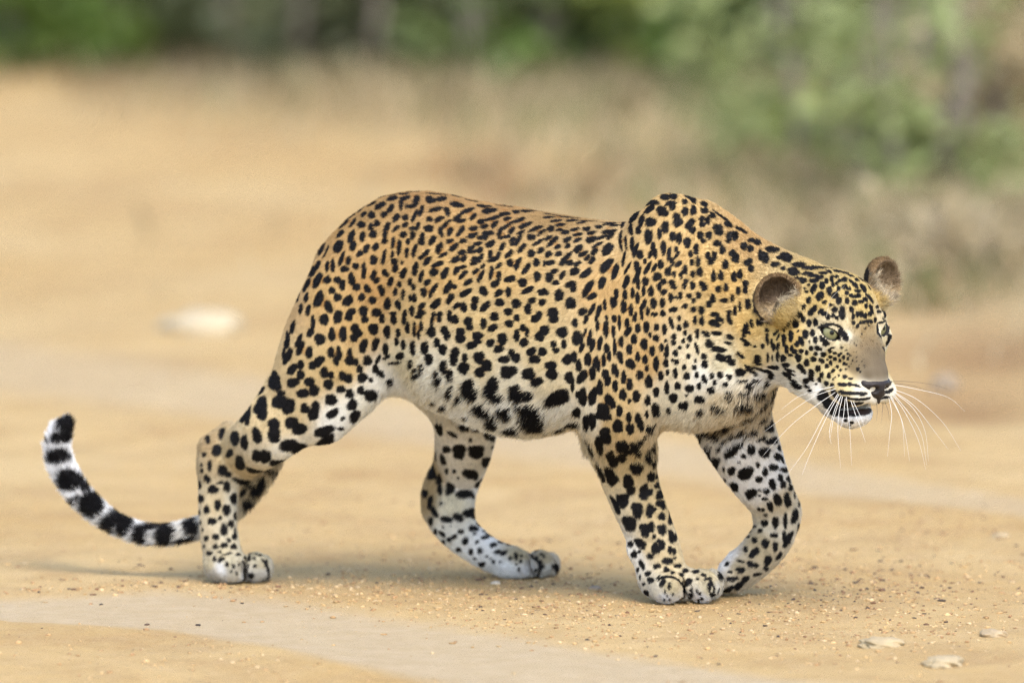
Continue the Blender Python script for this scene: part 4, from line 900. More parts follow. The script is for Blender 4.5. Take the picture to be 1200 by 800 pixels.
tile(960, 295, 8, """185 185 50 17 -15;250 200 26 17;300 225 30 12 -15;40 150 60 12 0;130 155 30 8 -8;95 185 30 12 -30;40 200 40 13;15 240 24 20;120 255 17 32;165 235 20 14;240 260 26 22;70 275 18 22;168 295 16 18;130 310 16 20;28 315 26 36;95 365 24 40;182 345 18 22;240 330 28 22;200 270 22 14;150 408 36 30 30;15 410 28 36;185 460 28 34 60;262 460 20 28;258 388 18 18;215 575 32 66;50 475 22 18 25;105 500 12 14;125 500 10 8;145 545 28 26 40;15 560 32 18 40;45 580 26 20 30;82 608 22 24;130 600 18 20;165 622 14 20 -60;305 545 18 32 -70;320 610 16 26 75;322 668 16 18;360 585 18 28 ;395 590 20 26;430 600 18 26;360 698 14 20 60;390 665 14 14;420 660 14 14;450 655 14 18;485 655 15 22 -60;475 585 18 22;490 540 16 44 -70;440 510 16 22;335 480 26 26;395 470 26 16;435 448 18 24 -50;300 412 18 18;340 420 34 14;370 410 22 20;365 368 30 14;340 320 32 18 -40;415 340 20 44 -55;410 272 46 16 -35;355 265 20 14 -30;300 280 24 12 -40;330 300 16 12;480 440 14 50 -55;470 340 10 28 -60;280 350 20 14;525 640 12 24;560 565 24 14;600 560 26 14 -50;620 590 16 26;545 520 22 16;465 690 8 8;430 720 8 8;400 770 7 7;640 400 22 50;440 400 8 14""")
tile(870, 385, 8, """395 105 16 50;458 75 22 48;592 55 28 38;655 40 17 28;510 145 18 26;545 105 20 30;565 140 15 24;685 105 20 32;630 122 8 15;745 100 22 22;780 135 24 30;297 172 13 32;335 168 15 30;412 195 17 38;463 190 17 20;487 212 18 20;552 212 20 20;605 228 17 20;645 185 20 20;707 180 20 20;452 250 20 13;690 235 20 17;762 240 26 20;335 250 14 34;282 275 8 24;237 278 12 36;383 278 24 30;520 280 22 36 -60;540 262 18 14;668 285 26 20 -30;605 320 22 34;742 300 28 18 -30;545 360 22 34 -55;575 395 18 34 -55;408 340 32 14;650 410 22 34 -60;705 372 20 26;745 435 18 22;645 465 18 34 -50;598 490 26 22 -15;790 350 14 18;430 385 36 9 -12;455 420 44 10 -30;400 430 24 12 -40;465 475 46 13 -30;510 535 50 22 -25;610 540 24 12 -30;720 480 12 22 -60;145 290 30 34;190 165 15 24;230 70 8 26;240 120 8 30;275 115 7 22;300 55 11 16;335 80 9 34 65;325 30 10 26 60;390 10 8 20;30 20 12 20;40 150 24 14;60 30 12 26 -60;690 520 12 10;640 580 20 8 -40;780 510 14 18;275 450 30 22;325 365 20 14;150 375 50 11 -18;250 400 46 12 -18;270 365 34 11 -22;150 330 40 12 -15;90 410 60 8 -25;40 360 24 8 -25;235 510 26 16;120 600 20 14;280 550 20 14;200 590 24 18;330 22 1 1""")
tile(960, 385, 8, """40 242 26 22;100 208 17 22 30;148 230 18 13;105 265 18 16;148 285 18 17;25 300 28 17 -30;110 320 16 22;72 350 20 20 30;195 300 12 17;230 270 14 18;185 250 14 14;235 330 17 15;170 358 14 14;130 395 22 14 40;200 390 12 12;25 435 20 26;92 440 17 28;240 450 20 17;205 235 12 10;270 280 10 14;262 335 8 10;185 440 8 10;68 515 18 20;295 468 18 9;280 355 7 10;265 235 12 9;120 530 18 20;360 380 14 18;382 405 8 10;15 90 14 24;45 120 18 36;75 140 24 16;125 180 20 8;150 455 7 10;130 475 7 9;310 300 8 6;300 330 7 6;20 195 10 12;250 380 9 8;75 290 10 8;5 375 10 26;5 480 14 20;210 180 14 8;250 205 12 7;290 250 10 7""")
# elbow band of the near fore leg
tile(660, 480, 5.714, "188 245 62 20 -75;242 235 58 25 -78;395 250 44 40;395 315 30 32;490 265 46 29 -55;582 240 24 26;520 212 20 14;565 315 46 18 -75;330 325 56 36 -58;620 355 12 30;492 388 48 42;250 415 64 18 -70;318 440 66 36 -55;590 440 26 34;625 440 12 18;650 500 12 16")
# whisker rows, dark lips
LIPS = []
def rows(x0, y0, k, pts, r):
    pts = np.array(pts, float)
    for (xa, ya), (xb, yb) in zip(pts[:-1], pts[1:]):
        L = math.hypot(xb - xa, yb - ya)
        SPOTS.append((x0 + (xa + xb) / 2 / k, y0 + (ya + yb) / 2 / k, L * 0.68 / k, r / k, -math.degrees(math.atan2(yb - ya, xb - xa))))
rows(960, 385, 8, [(185, 520), (255, 525)], 18); rows(960, 385, 8, [(275, 520), (300, 520)], 19); rows(960, 385, 8, [(320, 525), (375, 540)], 12)
rows(960, 385, 8, [(190, 590), (260, 605), (340, 608), (440, 610)], 18)
rows(960, 385, 8, [(230, 640), (300, 660), (380, 668), (470, 655)], 13)
rows(960, 385, 8, [(260, 690), (330, 710), (400, 700)], 14); rows(960, 385, 8, [(210, 660), (240, 720), (300, 735)], 22)
rows(960, 385, 8, [(625, 600), (690, 570)], 17); rows(960, 385, 8, [(585, 650), (650, 640)], 12); rows(960, 385, 8, [(640, 545), (680, 500)], 9)
# the fine dark peppering beside and on the bridge of the nose
_r = random.Random(5)
for _ in range(60):
    t_ = _r.random(); w_ = .55 * _r.random() ** 1.6
    SPOTS.append((994 + 17 * t_ + 20 * w_ * (1 - .3 * t_), 398 + 44 * t_ - 6 * w_, _r.uniform(.25, .55), _r.uniform(.22, .42), _r.uniform(-80, 80)))
# creases between the toes: their shade painted on as dark lines
rows(440, 430, 2.852, [(522, 632), (543, 652), (548, 690), (532, 722)], 4); rows(440, 430, 2.852, [(592, 640), (606, 668), (604, 708), (598, 735)], 4); rows(440, 430, 2.852, [(625, 660), (632, 690), (625, 725)], 4)
rows(20, 420, 2.667, [(704, 632), (714, 665), (708, 702)], 4); rows(20, 420, 2.667, [(772, 630), (788, 660), (782, 695)], 4)
rows(680, 560, 5, [(455, 600), (470, 585), (510, 576), (560, 585), (598, 615), (612, 660), (602, 720)], 5); rows(680, 560, 5, [(720, 570), (765, 600), (785, 650), (770, 700)], 5)
# rims and corners of the eyes
rows(960, 295, 8, [(0, 708), (60, 688), (130, 680), (190, 700), (225, 745), (250, 790)], 13)
rows(960, 385, 8, [(30, 30), (70, 68), (130, 92), (190, 100)], 10); rows(960, 385, 8, [(190, 20), (225, 60), (262, 105)], 26); rows(960, 385, 8, [(225, 30), (262, 105)], 24)
rows(960, 295, 8, [(550, 670), (600, 660), (660, 665)], 8); rows(960, 295, 8, [(545, 690), (550, 760), (585, 800)], 11); rows(960, 385, 8, [(580, 70), (640, 40), (655, -20)], 9)
rows(960, 385, 8, [(650, 60), (685, 90), (660, 150)], 14); rows(960, 385, 8, [(620, 180), (650, 215)], 10)
# tail bands
tile(40, 480, 4, "155 65 48 38;135 130 52 32 10;112 220 56 40;165 330 62 50 -20;270 440 64 54 -45;345 540 36 46;425 525 44 46;495 590 40 42;612 580 56 40 35;735 540 42 34 25;710 606 52 10 12;580 542 70 12 5;400 468 42 10 -42;170 430 14 18;245 355 18 28 -60;60 150 8 10")
tile(320, 540, 5, "-90 170 26 60 -40;-140 260 22 40 -45")
# black lips and the dark corner of the mouth
rows(930, 430, 8, [(295, 225), (300, 295), (350, 385), (410, 440)], 52); rows(930, 430, 8, [(360, 225), (430, 310), (520, 380)], 26)
rows(930, 430, 8, [(430, 420), (540, 415), (660, 415)], 34); rows(930, 430, 8, [(330, 330), (440, 390)], 50)
tile(930, 430, 8, "490 500 16 14;545 520 20 12;530 545 10 8")

BASE = """500 230 188 140 84;650 256 182 140 86;430 250 192 146 88;580 250 190 142 86;540 265 205 156 92;520 320 222 174 106;600 320 222 176 110;460 300 214 164 98;480 370 226 184 122;560 380 230 192 132;620 370 228 188 126;560 425 234 208 164;640 420 232 202 152;600 455 240 224 196;
540 450 240 226 200;600 480 244 236 220;560 495 242 238 228;660 480 244 236 220;650 450 236 214 176;500 440 242 232 212;480 430 236 216 178;400 280 214 164 100;380 340 220 172 106;352 320 205 160 108;346 350 205 165 115;440 340 214 160 92;420 380 224 176 108;400 430 226 184 120;360 440 230 192 134;340 480 232 200 150;310 480 230 198 148;
400 495 242 238 228;425 475 240 232 215;350 530 240 230 212;452 448 244 238 226;245 525 190 158 116;236 545 195 168 130;262 530 222 190 142;252 590 222 196 156;274 590 236 226 206;240 630 224 200 165;270 630 230 214 186;296 650 205 190 160;259 666 228 228 226;245 660 206 186 152;250 674 186 178 166;262 650 210 190 154;268 660 200 186 156;285 676 192 192 190;276 668 200 190 172;308 660 196 180 150;310 672 190 188 182;
790 245 220 176 112;780 320 224 178 112;740 360 224 176 108;715 345 218 170 105;700 400 230 192 136;760 420 222 174 108;720 460 230 190 130;720 500 228 188 130;690 490 242 226 200;740 550 228 196 146;770 590 222 190 140;715 570 236 214 178;760 640 224 196 152;744 650 240 234 224;785 655 220 192 148;
778 702 206 206 206;784 686 200 180 142;768 690 214 202 182;790 675 215 190 150;830 675 210 188 150;822 701 214 214 214;830 690 204 188 156;840 692 204 198 186;790 470 238 222 194;820 440 242 234 220;800 430 236 214 178;830 410 236 212 172;845 425 234 216 180;850 330 228 178 100;880 380 230 184 106;820 300 224 178 110;880 420 232 196 132;830 370 228 184 116;870 280 205 158 98;
895 446 246 242 234;850 445 242 232 214;850 470 232 208 172;880 470 216 192 160;890 490 214 192 164;840 500 196 170 136;860 530 238 238 238;835 525 226 220 212;900 560 242 242 242;880 575 242 242 242;920 590 226 206 176;905 610 232 220 200;890 640 205 182 146;865 665 200 178 145;845 655 226 224 222;
540 515 238 232 224;520 500 232 222 206;545 570 240 238 234;570 540 232 222 206;500 585 192 160 114;505 560 196 166 122;530 590 238 226 200;530 620 240 236 226;560 640 240 238 234;606 648 196 176 140;640 652 196 176 144;595 668 232 232 230;615 672 206 206 206;640 668 196 192 184;
975 325 212 176 110;950 322 205 168 104;995 340 216 180 110;1010 360 214 178 108;960 350 224 182 106;930 400 228 182 100;915 385 228 186 106;950 420 234 206 146;970 415 230 200 140;945 446 246 240 228;955 452 246 242 234;965 440 238 214 160;1015 425 112 92 67;1020 400 128 102 70;1000 432 138 114 82;1010 405 134 108 76;1028 435 110 92 71;1025 415 110 91 67;1018 438 110 92 70;1005 420 126 104 76;1017 410 116 95 69;1030 425 110 91 69;1022 388 148 116 74;1013 395 138 110 74;1000 412 152 124 86;
994 393 228 216 192;1003 389 176 148 106;1003 398 140 120 90;990 378 224 200 160;978 403 230 210 172;985 420 214 180 122;993 440 196 166 116;978 432 222 190 128;990 408 190 164 120;1000 380 190 160 114;1012 390 165 138 98;1008 372 205 172 112;1040 395 225 205 170;1039 405 236 226 206;992 452 226 196 140;985 447 224 192 132;1008 466 238 226 204;1014 455 200 184 158;1020 465 240 232 220;1035 462 238 226 206;1028 470 236 226 210;1000 496 242 242 242;985 492 236 236 236;990 470 214 184 130;1042 452 236 222 200;
225 618 238 234 226;150 625 242 242 240;90 580 244 244 244;60 530 244 244 244;290 580 214 184 140;330 460 214 180 132"""
def LN(r, g, b):
    c = lin((r, g, b)); y = c @ np.array([.2126, .7152, .0722])
    sat = 1 - c.min() / max(c.max(), 1e-6)
    return (c * .89 + y * .11) * (0.67 + .24 * (1 - sat)) * (1 + np.array([0.0, .085, .03]) * min(1, sat * 1.25))

fN = np.cross(P[Q[:, 2]] - P[Q[:, 0]], P[Q[:, 3]] - P[Q[:, 1]])
VN0 = np.zeros_like(P)
for q in range(4):
    for a in range(3): VN0[:, a] += np.bincount(Q[:, q], fN[:, a], len(P))
_e = np.concatenate([Q[:, [0, 1]], Q[:, [1, 2]], Q[:, [2, 3]], Q[:, [3, 0]]])
for _ in range(5):                                   # broad normals: the lie of the skin, not of its wrinkles
    VN0 /= np.maximum(np.linalg.norm(VN0, axis=1), 1e-12)[:, None]
    VN0 = VN0 + np.stack([np.bincount(_e[:, 0], VN0[_e[:, 1], a], len(P)) + np.bincount(_e[:, 1], VN0[_e[:, 0], a], len(P)) for a in range(3)], 1)
VN0 /= np.maximum(np.linalg.norm(VN0, axis=1), 1e-12)[:, None]
bvh = BVHTree.FromPolygons([Vector(p) for p in P], [tuple(map(int, q)) for q in Q])
def hit(px, py):
    r = ray(px, py)
    h = bvh.ray_cast(Vector(C0), Vector(r).normalized())
    if h[0] is None: return None, None
    q_ = Q[h[2]]; n = VN0[q_].mean(0); n /= np.linalg.norm(n)
    if np.dot(n, r) > 0: n = -n
    return np.array(h[0]), n
def hit_near(px, py):
    for dx, dy in ((0, 0), (3, 0), (-3, 0), (0, 3), (0, -3), (6, 0), (-6, 0), (0, 6), (0, -6)):
        p, n = hit(px + dx, py + dy)
        if p is not None: return p, n
    return None, None
CP, CC = [], []
for e in BASE.replace("\n", "").split(";"):
    v = [float(q) for q in e.split()]
    p, n = hit_near(v[0], v[1])
    if p is None: print("no skin at", v[:2]); continue
    CP.append(p); CC.append(LN(*v[2:]))
    if 340 < v[0] < 880 and v[1] < 482:
        CP.append(p - LT * 2 * (np.dot(p, LT) - LAT0)); CC.append(LN(*v[2:]))
    if v[0] > 905 and v[1] < 500 and p[0] > hp(-130, 0, 0)[0]:
        CP.append(p - HL * 2 * np.dot(p - HO, HL)); CC.append(LN(*v[2:]))
CP, CC = np.array(CP), np.array(CC)

def base_colour(X):
    out = np.empty((len(X), 3))
    for i in range(0, len(X), 20000):
        x = X[i:i + 20000]
        d2 = ((x[:, None, :] - CP[None]) ** 2).sum(2) + 3e-5
        w = d2 ** -2.0
        out[i:i + 20000] = (w[:, :, None] * CC[None]).sum(1) / w.sum(1)[:, None]
    return out

MARK = []          # (centre, inverse frame, reach)
VIEW = lambda p: (p - C0) / np.linalg.norm(p - C0)
def add_mark(p, n, a, b, ang, v=None):
    A = RT * math.cos(ang) + UPV * math.sin(ang); B = -RT * math.sin(ang) + UPV * math.cos(ang)
    v = VIEW(p) if v is None else v
    vn = np.dot(v, n)
    vn = math.copysign(max(abs(vn), 0.42), vn)
    A = (A - v * np.dot(A, n) / vn) * a; B = (B - v * np.dot(B, n) / vn) * b
    th = max(0.012, 1.2 * max(a, b))
    M = np.stack([A, B, n * th], 1)
    try: iv = np.linalg.inv(M)
    except np.linalg.LinAlgError: return
    m_ = math.sqrt(a * b) / 1.35e-3
    MARK.append((p, iv, 1.35 * max(np.linalg.norm(A), np.linalg.norm(B)), float(np.interp(m_, [1.5, 3, 5, 7], [.78, .86, .93, .98]))))
miss = 0
for (px, py, a, b, ang) in SPOTS:
    p, n = hit_near(px, py)
    if p is None: miss += 1; continue
    add_mark(p, n, max(a, .3) * 1.35e-3, max(b, .3) * 1.35e-3, math.radians(ang))
n_seen = len(MARK)
print("marks", n_seen, "missed", miss, round(time.time() - T0, 1))

# ---- the side the photograph does not show: marks scattered evenly, sized like the seen ones nearby
me_tmp = bpy.data.meshes.new("tmp")
body = mesh_obj("leopard", P, Q)
ME = body.data
NV = np.empty(len(P) * 3, np.float32); ME.vertices.foreach_get("normal", NV); NV = NV.reshape(-1, 3).astype(float)
if np.mean((NV * (P - P.mean(0))).sum(1)) < 0:
    Q = Q[:, ::-1].copy(); bpy.data.objects.remove(body); body = mesh_obj("leopard", P, Q); ME = body.data; NV = -NV
cand = np.where((NV @ np.array([0, -0.985, 0.17])) < 0.12)[0]
cand = rng.permutation(cand)[:26000]
mc = np.array([m[0] for m in MARK])
seen_r = np.array([s[2] for s in SPOTS])
cell = {}
def key(p): return tuple((p // 0.03).astype(int))
for p in mc: cell.setdefault(key(p), []).append((p, 0.0))
for i in cand:
    p, n = P[i], NV[i]
    head = np.dot(p - HO, HF) > -0.1 and p[2] > HO[2] - .16 and p[0] > hp(-120, 0, 0)[0]
    if head and np.dot(p - HO, HF) > 0: continue
    low = p[2] < 0.22
    r = 0.0045 if head else (0.0065 if p[2] < .07 else 0.0100 if low else 0.0118)
    r *= rng.uniform(.8, 1.2)
    gap = r * 2.45
    k = key(p); ok = True
    for dx in (-1, 0, 1):
        for dy in (-1, 0, 1):
            for dz in (-1, 0, 1):
                for q, rr in cell.get((k[0] + dx, k[1] + dy, k[2] + dz), ()):
                    if ((p - q) ** 2).sum() < (gap if rr == 0 else (gap + rr) / 2) ** 2: ok = False; break
                if not ok: break
            if not ok: break
        if not ok: break
    if not ok: continue
    cell.setdefault(k, []).append((p, gap))
    add_mark(p, n, r * 1.15, r * .85, math.radians(rng.uniform(60, 110)), v=n)
    if not low and not head and rng.random() < .5:
        t = np.cross(n, rng.normal(size=3)); t /= np.linalg.norm(t)
        add_mark(p + t * r * 1.1, n, r * .7, r * .8, rng.uniform(0, 3), v=n)
print("all marks", len(MARK), round(time.time() - T0, 1))

def spot_field(X, jit=0.0):
    """1 inside a mark, 0 outside; soft by the raggedness of the hair"""
    order = np.argsort(X[:, 0]); Xs = X[order]; x0 = Xs[:, 0]
    val = np.full(len(X), 9.0)
    j = 1 + jit * rng.normal(size=len(X)) if jit else np.ones(len(X))
    for p, iv, R, sc_ in MARK:
        i0, i1 = np.searchsorted(x0, p[0] - R), np.searchsorted(x0, p[0] + R)
        if i1 <= i0: continue
        D = Xs[i0:i1] - p
        m = (np.abs(D[:, 1]) < R * 2) & (np.abs(D[:, 2]) < R)
        if not m.any(): continue
        q = D[m] @ iv.T
        th_ = np.arctan2(q[:, 1], q[:, 0]); lob = 1 + .055 * np.sin(3 * th_ + p[0] * 4000) + .035 * np.sin(5 * th_ + p[2] * 5000)
        e = np.sqrt((np.abs(q[:, 0]) ** 2.25 + np.abs(q[:, 1]) ** 2.25) ** (2 / 2.25) * lob ** 2 + np.maximum(np.abs(q[:, 2]) - .3, 0) ** 2)
        ii = np.where(m)[0] + i0
        val[ii] = np.minimum(val[ii], e * sc_)
    val = val * j
    out = np.empty(len(X)); out[order] = np.clip((1.06 - val) / 0.14, 0, 1)
    near = np.empty(len(X)); near[order] = val
    return out, near

# warm tint between the blotches of a rosette (flank, back and haunch)
TINT = []
for i in range(n_seen):
    px, py = SPOTS[i][0], SPOTS[i][1] if i < len(SPOTS) else 0
for i, (px, py, a, b, an) in enumerate(SPOTS):
    if not (340 < px < 735 and 225 < py < 470): continue
    for (qx, qy, c, d, bn) in SPOTS[i + 1:i + 14]:
        L = math.hypot(px - qx, py - qy)
        if L < 1.02 * (a + b + c + d) / 2 and L > 3:
            TINT.append(((px + qx) / 2, (py + qy) / 2, L * .55))
TP = [(hit(t[0], t[1])[0], t[2] * 1.35e-3) for t in TINT]
TP = [t for t in TP if t[0] is not None]
def tint_field(X):
    order = np.argsort(X[:, 0]); Xs = X[order]; x0 = Xs[:, 0]
    v = np.zeros(len(X))
    for p, r in TP:
        i0, i1 = np.searchsorted(x0, p[0] - r), np.searchsorted(x0, p[0] + r)
        D2 = ((Xs[i0:i1] - p) ** 2).sum(1)
        v[i0:i1] = np.maximum(v[i0:i1], np.clip(1.3 - 1.3 * D2 / r ** 2, 0, 1))
    out = np.empty(len(X)); out[order] = v
    return out
BLACK = np.array([0.0050, 0.0045, 0.0052])
def coat_colour(X, jit):
    c = base_colour(X)
    s, near = spot_field(X, jit)
    t = tint_field(X)[:, None] * 0.75
    c = c * (1 - t) + c * np.array([0.80, 0.62, 0.42]) * t
    return c * (1 - s[:, None]) + BLACK * s[:, None], s

# ---- combing: direction, length and region for every skin vertex
RN = ['torso', 'neck', 'shoulder', 'fore_leg', 'far_fore_leg', 'hind_leg', 'far_hind_leg', 'paw', 'tail', 'head']
fa = np.array([f[0] for f in FLOW]); fb = np.array([f[1] for f in FLOW]); fr = np.array([f[2] for f in FLOW])
ft = np.array([np.asarray(f[3], float) / (np.linalg.norm(f[3]) + 1e-9) for f in FLOW]); fl = np.array([f[4] for f in FLOW]); fg = np.array([RN.index(f[5]) for f in FLOW])
NVt = len(P)
flow = np.zeros((NVt, 3)); flen = np.zeros(NVt); freg = np.zeros(NVt, int)
ba = fb - fa; L2 = np.maximum((ba ** 2).sum(1), 1e-9)
for i in range(0, NVt, 6000):
    x = P[i:i + 6000]
    w = x[:, None, :] - fa[None]
    t = np.clip((w * ba[None]).sum(2) / L2, 0, 1)
    d = np.sqrt(((w - ba[None] * t[:, :, None]) ** 2).sum(2)) - fr[None]
    k = np.exp(-np.clip(d, -0.05, .4) / 0.012)
    k = k / k.sum(1)[:, None]
    flow[i:i + 6000] = k @ ft; flen[i:i + 6000] = k @ fl
    freg[i:i + 6000] = fg[np.argmin(d, 1)]
hf, hl_, hu = h_local(P[:, 0], P[:, 1], P[:, 2])
headw = np.clip((hf + 135) / 40, 0, 1) * (P[:, 2] > HO[2] - .18) * (P[:, 0] > 0.36) * np.clip((hu + 165) / 10, 0, 1)
headw = headw * (np.abs(hl_) < 150)
nose = hp(46, 0, -82)
rad = P - nose; rad /= np.linalg.norm(rad, axis=1)[:, None]
back = rad - HF * 0.35
flow = flow * (1 - headw[:, None]) + back * headw[:, None]
dn = np.linalg.norm(P - nose, axis=1) * 1e3
hlen = 1.8 + np.clip((dn - 25) / 130, 0, 1) * 3.4 + 5.0 * np.clip((-hu - 45) / 50, 0, 1) * np.clip((dn - 90) / 40, 0, 1)
flen = flen * (1 - headw) + hlen * headw
isear = np.zeros(NVt, bool); earin = np.zeros(NVt)
for c, n, r, ax in EARS:
    q = P - hp(*c)
    e = sum(((q @ a) / (rr * 1.12e-3)) ** 2 for a, rr in zip(ax, r))
    m = e < 1.0
    isear |= m
    nn = ax[0]
    inner = m & ((NV * -(q - nn * .014)).sum(1) > 0) & ((q @ nn) > -0.02)
    earin[inner] = 1
    up = ZV * 1.0 + nn * 0.4 + (ax[1] * 0)
    outr = q - np.outer(q @ nn, nn); outr /= np.maximum(np.linalg.norm(outr, axis=1), 1e-6)[:, None]
    flow[m] = outr[m] * .9 + up * .25 + rng.normal(size=(m.sum(), 3)) * .35
    flen[m] = 6.0; flen[inner] = 9.0
    # tufts springing from the front edge across the hollow
    tuft = m & ((q @ nn) > 0.0) & (q[:, 2] < 0.012) & ((q @ HL) * np.sign(c[1]) < .016)
    flen[tuft] = 18; flow[tuft] = (HL * np.sign(c[1]) * .75 + nn * .25 + ZV * .6)
for c, n, r, ax in EARS:
    nn = ax[0]; sg = np.sign(c[1])
    fc = hp(*(np.array(c) + np.array([.80, .58 * sg, .1]) * 10 + np.array([8, -16 * sg, -26])))
    m = np.linalg.norm(P - fc, axis=1) < .031
    flen[m] = 13; flow[m] = HL * sg * .7 + nn * .35 + ZV * .75 + rng.normal(size=(m.sum(), 3)) * .25
flen = np.where((freg == RN.index('tail')), 13, flen)
nb = np.linalg.norm(flow, axis=1); flow /= np.maximum(nb, 1e-6)[:, None]

def ear_colour(X, inside, cur):
    out = cur.copy(); hit_ = np.zeros(len(X), bool)
    for c, n, r, ax in EARS:
        q = X - hp(*c); e = sum(((q @ a) / (rr * 1.16e-3)) ** 2 for a, rr in zip(ax, r))
        m = e < 1.0
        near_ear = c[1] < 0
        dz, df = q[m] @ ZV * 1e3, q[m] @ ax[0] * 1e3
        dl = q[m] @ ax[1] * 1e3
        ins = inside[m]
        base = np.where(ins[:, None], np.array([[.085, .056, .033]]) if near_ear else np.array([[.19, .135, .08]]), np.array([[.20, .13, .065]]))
        rim = np.clip((np.hypot(dz, dl) - 31) / 8, 0, 1)[:, None]
        base = base * (1 - rim) + np.array([[.17, .105, .045]]) * rim
        pale = (np.clip((-dz - 4) / 16, 0, 1))[:, None]
        base = base * (1 - pale) + np.array([[.42, .31, .17]]) * pale
        bk_ = (~ins) & (df < 2)
        base[bk_ & (dz < 20)] = (.022, .018, .016)
        out[m] = base; hit_ |= m
    return out, hit_
# ---- skin colour
vc, vs = coat_colour(P, 0.0)
_ec, _em = ear_colour(P, earin > 0, vc)
vc = np.where((_em & isear)[:, None], _ec, vc)
ear_dark = np.array([0.085, 0.052, 0.03])
vc[earin > 0] = vc[earin > 0] * .35 + ear_dark * .65 if False else vc[earin > 0]
# bare lids and the floor of the mouth
lid = np.zeros(NVt, bool)
for s, (c, g, w, A, B) in EYES.items():
    q = P - c
    ea, eb, ew = (q @ A) * 1e3 - 1.5, (q @ B) * 1e3, (q @ w) * 1e3
    hh = np.where(eb > 0, 6.3, 8.3) * np.clip(1 - np.abs(ea / 18.0) ** 2.1, -.3, 1)
    lid |= (np.linalg.norm(q, axis=1) < .030) & (np.abs(eb) < hh + 2.2) & (ew > 0)
mouth = (np.abs(hl_) < 34) & (hf > -40) & (hf < 36) & (np.abs((hu + 121) - (hf - 2) * -0.30) < 7.5) & (NV @ ZV * np.sign(hu + 121 + (hf - 2) * .3) < 0.3)
vc[lid] = (0.012, 0.010, 0.010); vc[mouth] = (0.03, 0.018, 0.017)
ca = ME.color_attributes.new("coat", 'FLOAT_COLOR', 'POINT')
ca.data.foreach_set("color", np.concatenate([vc, np.ones((NVt, 1))], 1).astype(np.float32).ravel())
mk = Nodes("leopard_skin")
at_ = mk.n("Attribute", attribute_name="coat")
mk.l(at_.outputs["Color"], mk.b.inputs["Base Color"])
mk.b.inputs["Roughness"].default_value = 0.75
mk.b.inputs["Specular IOR Level"].default_value = 0.25
mk.bump(mk.noise(mk.n("TexCoord").outputs["Object"], 380, 3), 0.25, 0.002)
ME.materials.append(mk.m)
tag(body, "spotted leopard stalking across the sandy track with its tail curled up", "leopard")

# ---- eyes, nose
def eye_material():
    m = Nodes("leopard_eye")
    oc = m.n("TexCoord").outputs["Object"]
    sx = m.n("SeparateXYZ"); m.l(oc, sx.inputs[0])
    r = m.math('SQRT', m.math('ADD', m.math('POWER', sx.outputs[0], 2), m.math('POWER', sx.outputs[1], 2)))
    wob = m.math('MULTIPLY', m.math('SUBTRACT', m.noise(oc, 900, 2), .5), .0012)
    r = m.math('MULTIPLY', m.math('ADD', r, wob), 50)       # 20 mm -> 1
    fib = m.noise(oc, 700, 4)
    iris = m.mix(fib, (0.14, 0.14, 0.06), (0.28, 0.27, 0.14))
    col = m.ramp(r, [(0.0, (0.004, 0.004, 0.004)), (0.22, (0.004, 0.004, 0.004)), (0.25, (0.17, 0.15, 0.06)), (0.50, (0.26, 0.255, 0.14)), (0.615, (0.10, 0.10, 0.05)), (0.655, (0.012, 0.010, 0.008)), (0.9, (0.02, 0.015, 0.012))])
    f2 = m.ramp(r, [(0.16, (0, 0, 0)), (0.2, (1, 1, 1)), (0.58, (1, 1, 1)), (0.64, (0, 0, 0))])
    m.l(m.mix(m.math('MULTIPLY', f2, .6), col, iris), m.b.inputs["Base Color"])
    m.b.inputs["Roughness"].default_value = 0.35
    m.b.inputs["Coat Weight"].default_value = 0.28
    m.b.inputs["Specular IOR Level"].default_value = 0.15
    m.b.inputs["Coat Roughness"].default_value = 0.03
    return m.m
em = eye_material()
def uv_ball(name, mat, r, parent, loc, zdir, seg=40, ring=28, bulge=0.0):
    v, f = [], []
    for i in range(ring + 1):
        t = math.pi * i / ring
        for j in range(seg):
            a = 2 * math.pi * j / seg
            rr = r * (1 + bulge * max(0, math.cos(t)) ** 6)
            v.append((rr * math.sin(t) * math.cos(a), rr * math.sin(t) * math.sin(a), rr * math.cos(t)))
    for i in range(ring):
        for j in range(seg):
            f.append((i * seg + j, (i + 1) * seg + j, (i + 1) * seg + (j + 1) % seg, i * seg + (j + 1) % seg))
    o = mesh_obj(name, v, f, mat, parent)
    o.matrix_world = Matrix.Translation(Vector(loc)) @ Vector(zdir).to_track_quat('Z', 'Y').to_matrix().to_4x4()
    return o
for s in (-1, 1):
    c, g, w = EYES[s][:3]
    uv_ball("eye", em, 0.0178, body, c, g, bulge=.04)

nm = Nodes("nose_leather")
oc = nm.n("TexCoord").outputs["Object"]
nm.l(nm.ramp(nm.noise(oc, 120, 4), [(0.3, (0.011, 0.008, 0.0075)), (0.7, (0.026, 0.018, 0.016))]), nm.b.inputs["Base Color"])
nm.b.inputs["Roughness"].default_value = 0.5
nm.b.inputs["Specular IOR Level"].default_value = 0.35
vo = nm.n("TexVoronoi"); vo.inputs["Scale"].default_value = 520; nm.l(oc, vo.inputs["Vector"])
nm.bump(vo.outputs["Distance"], 0.35, 0.0015)
a0 = hp(38, 0, -88)
NF = Field(np.arange(a0[0] - .06, a0[0] + .06, .0014), np.arange(a0[1] - .06, a0[1] + .06, .0014), np.arange(a0[2] - .045, a0[2] + .04, .0014))
def nadd(c, r, k, ax=HA, cut=False):
    lo, hi, fn = ell_sdf(hp(*c), ax, np.array(r) * 1e-3); NF.add(lo, hi, fn, k, cut)
nadd((41, 0, -81), (13, 23, 8), .006); nadd((43, 0, -88), (11, 20, 10), .008); nadd((44, 0, -96), (9, 12, 10), .008); nadd((46, 0, -104), (5, 2.5, 10), .003)
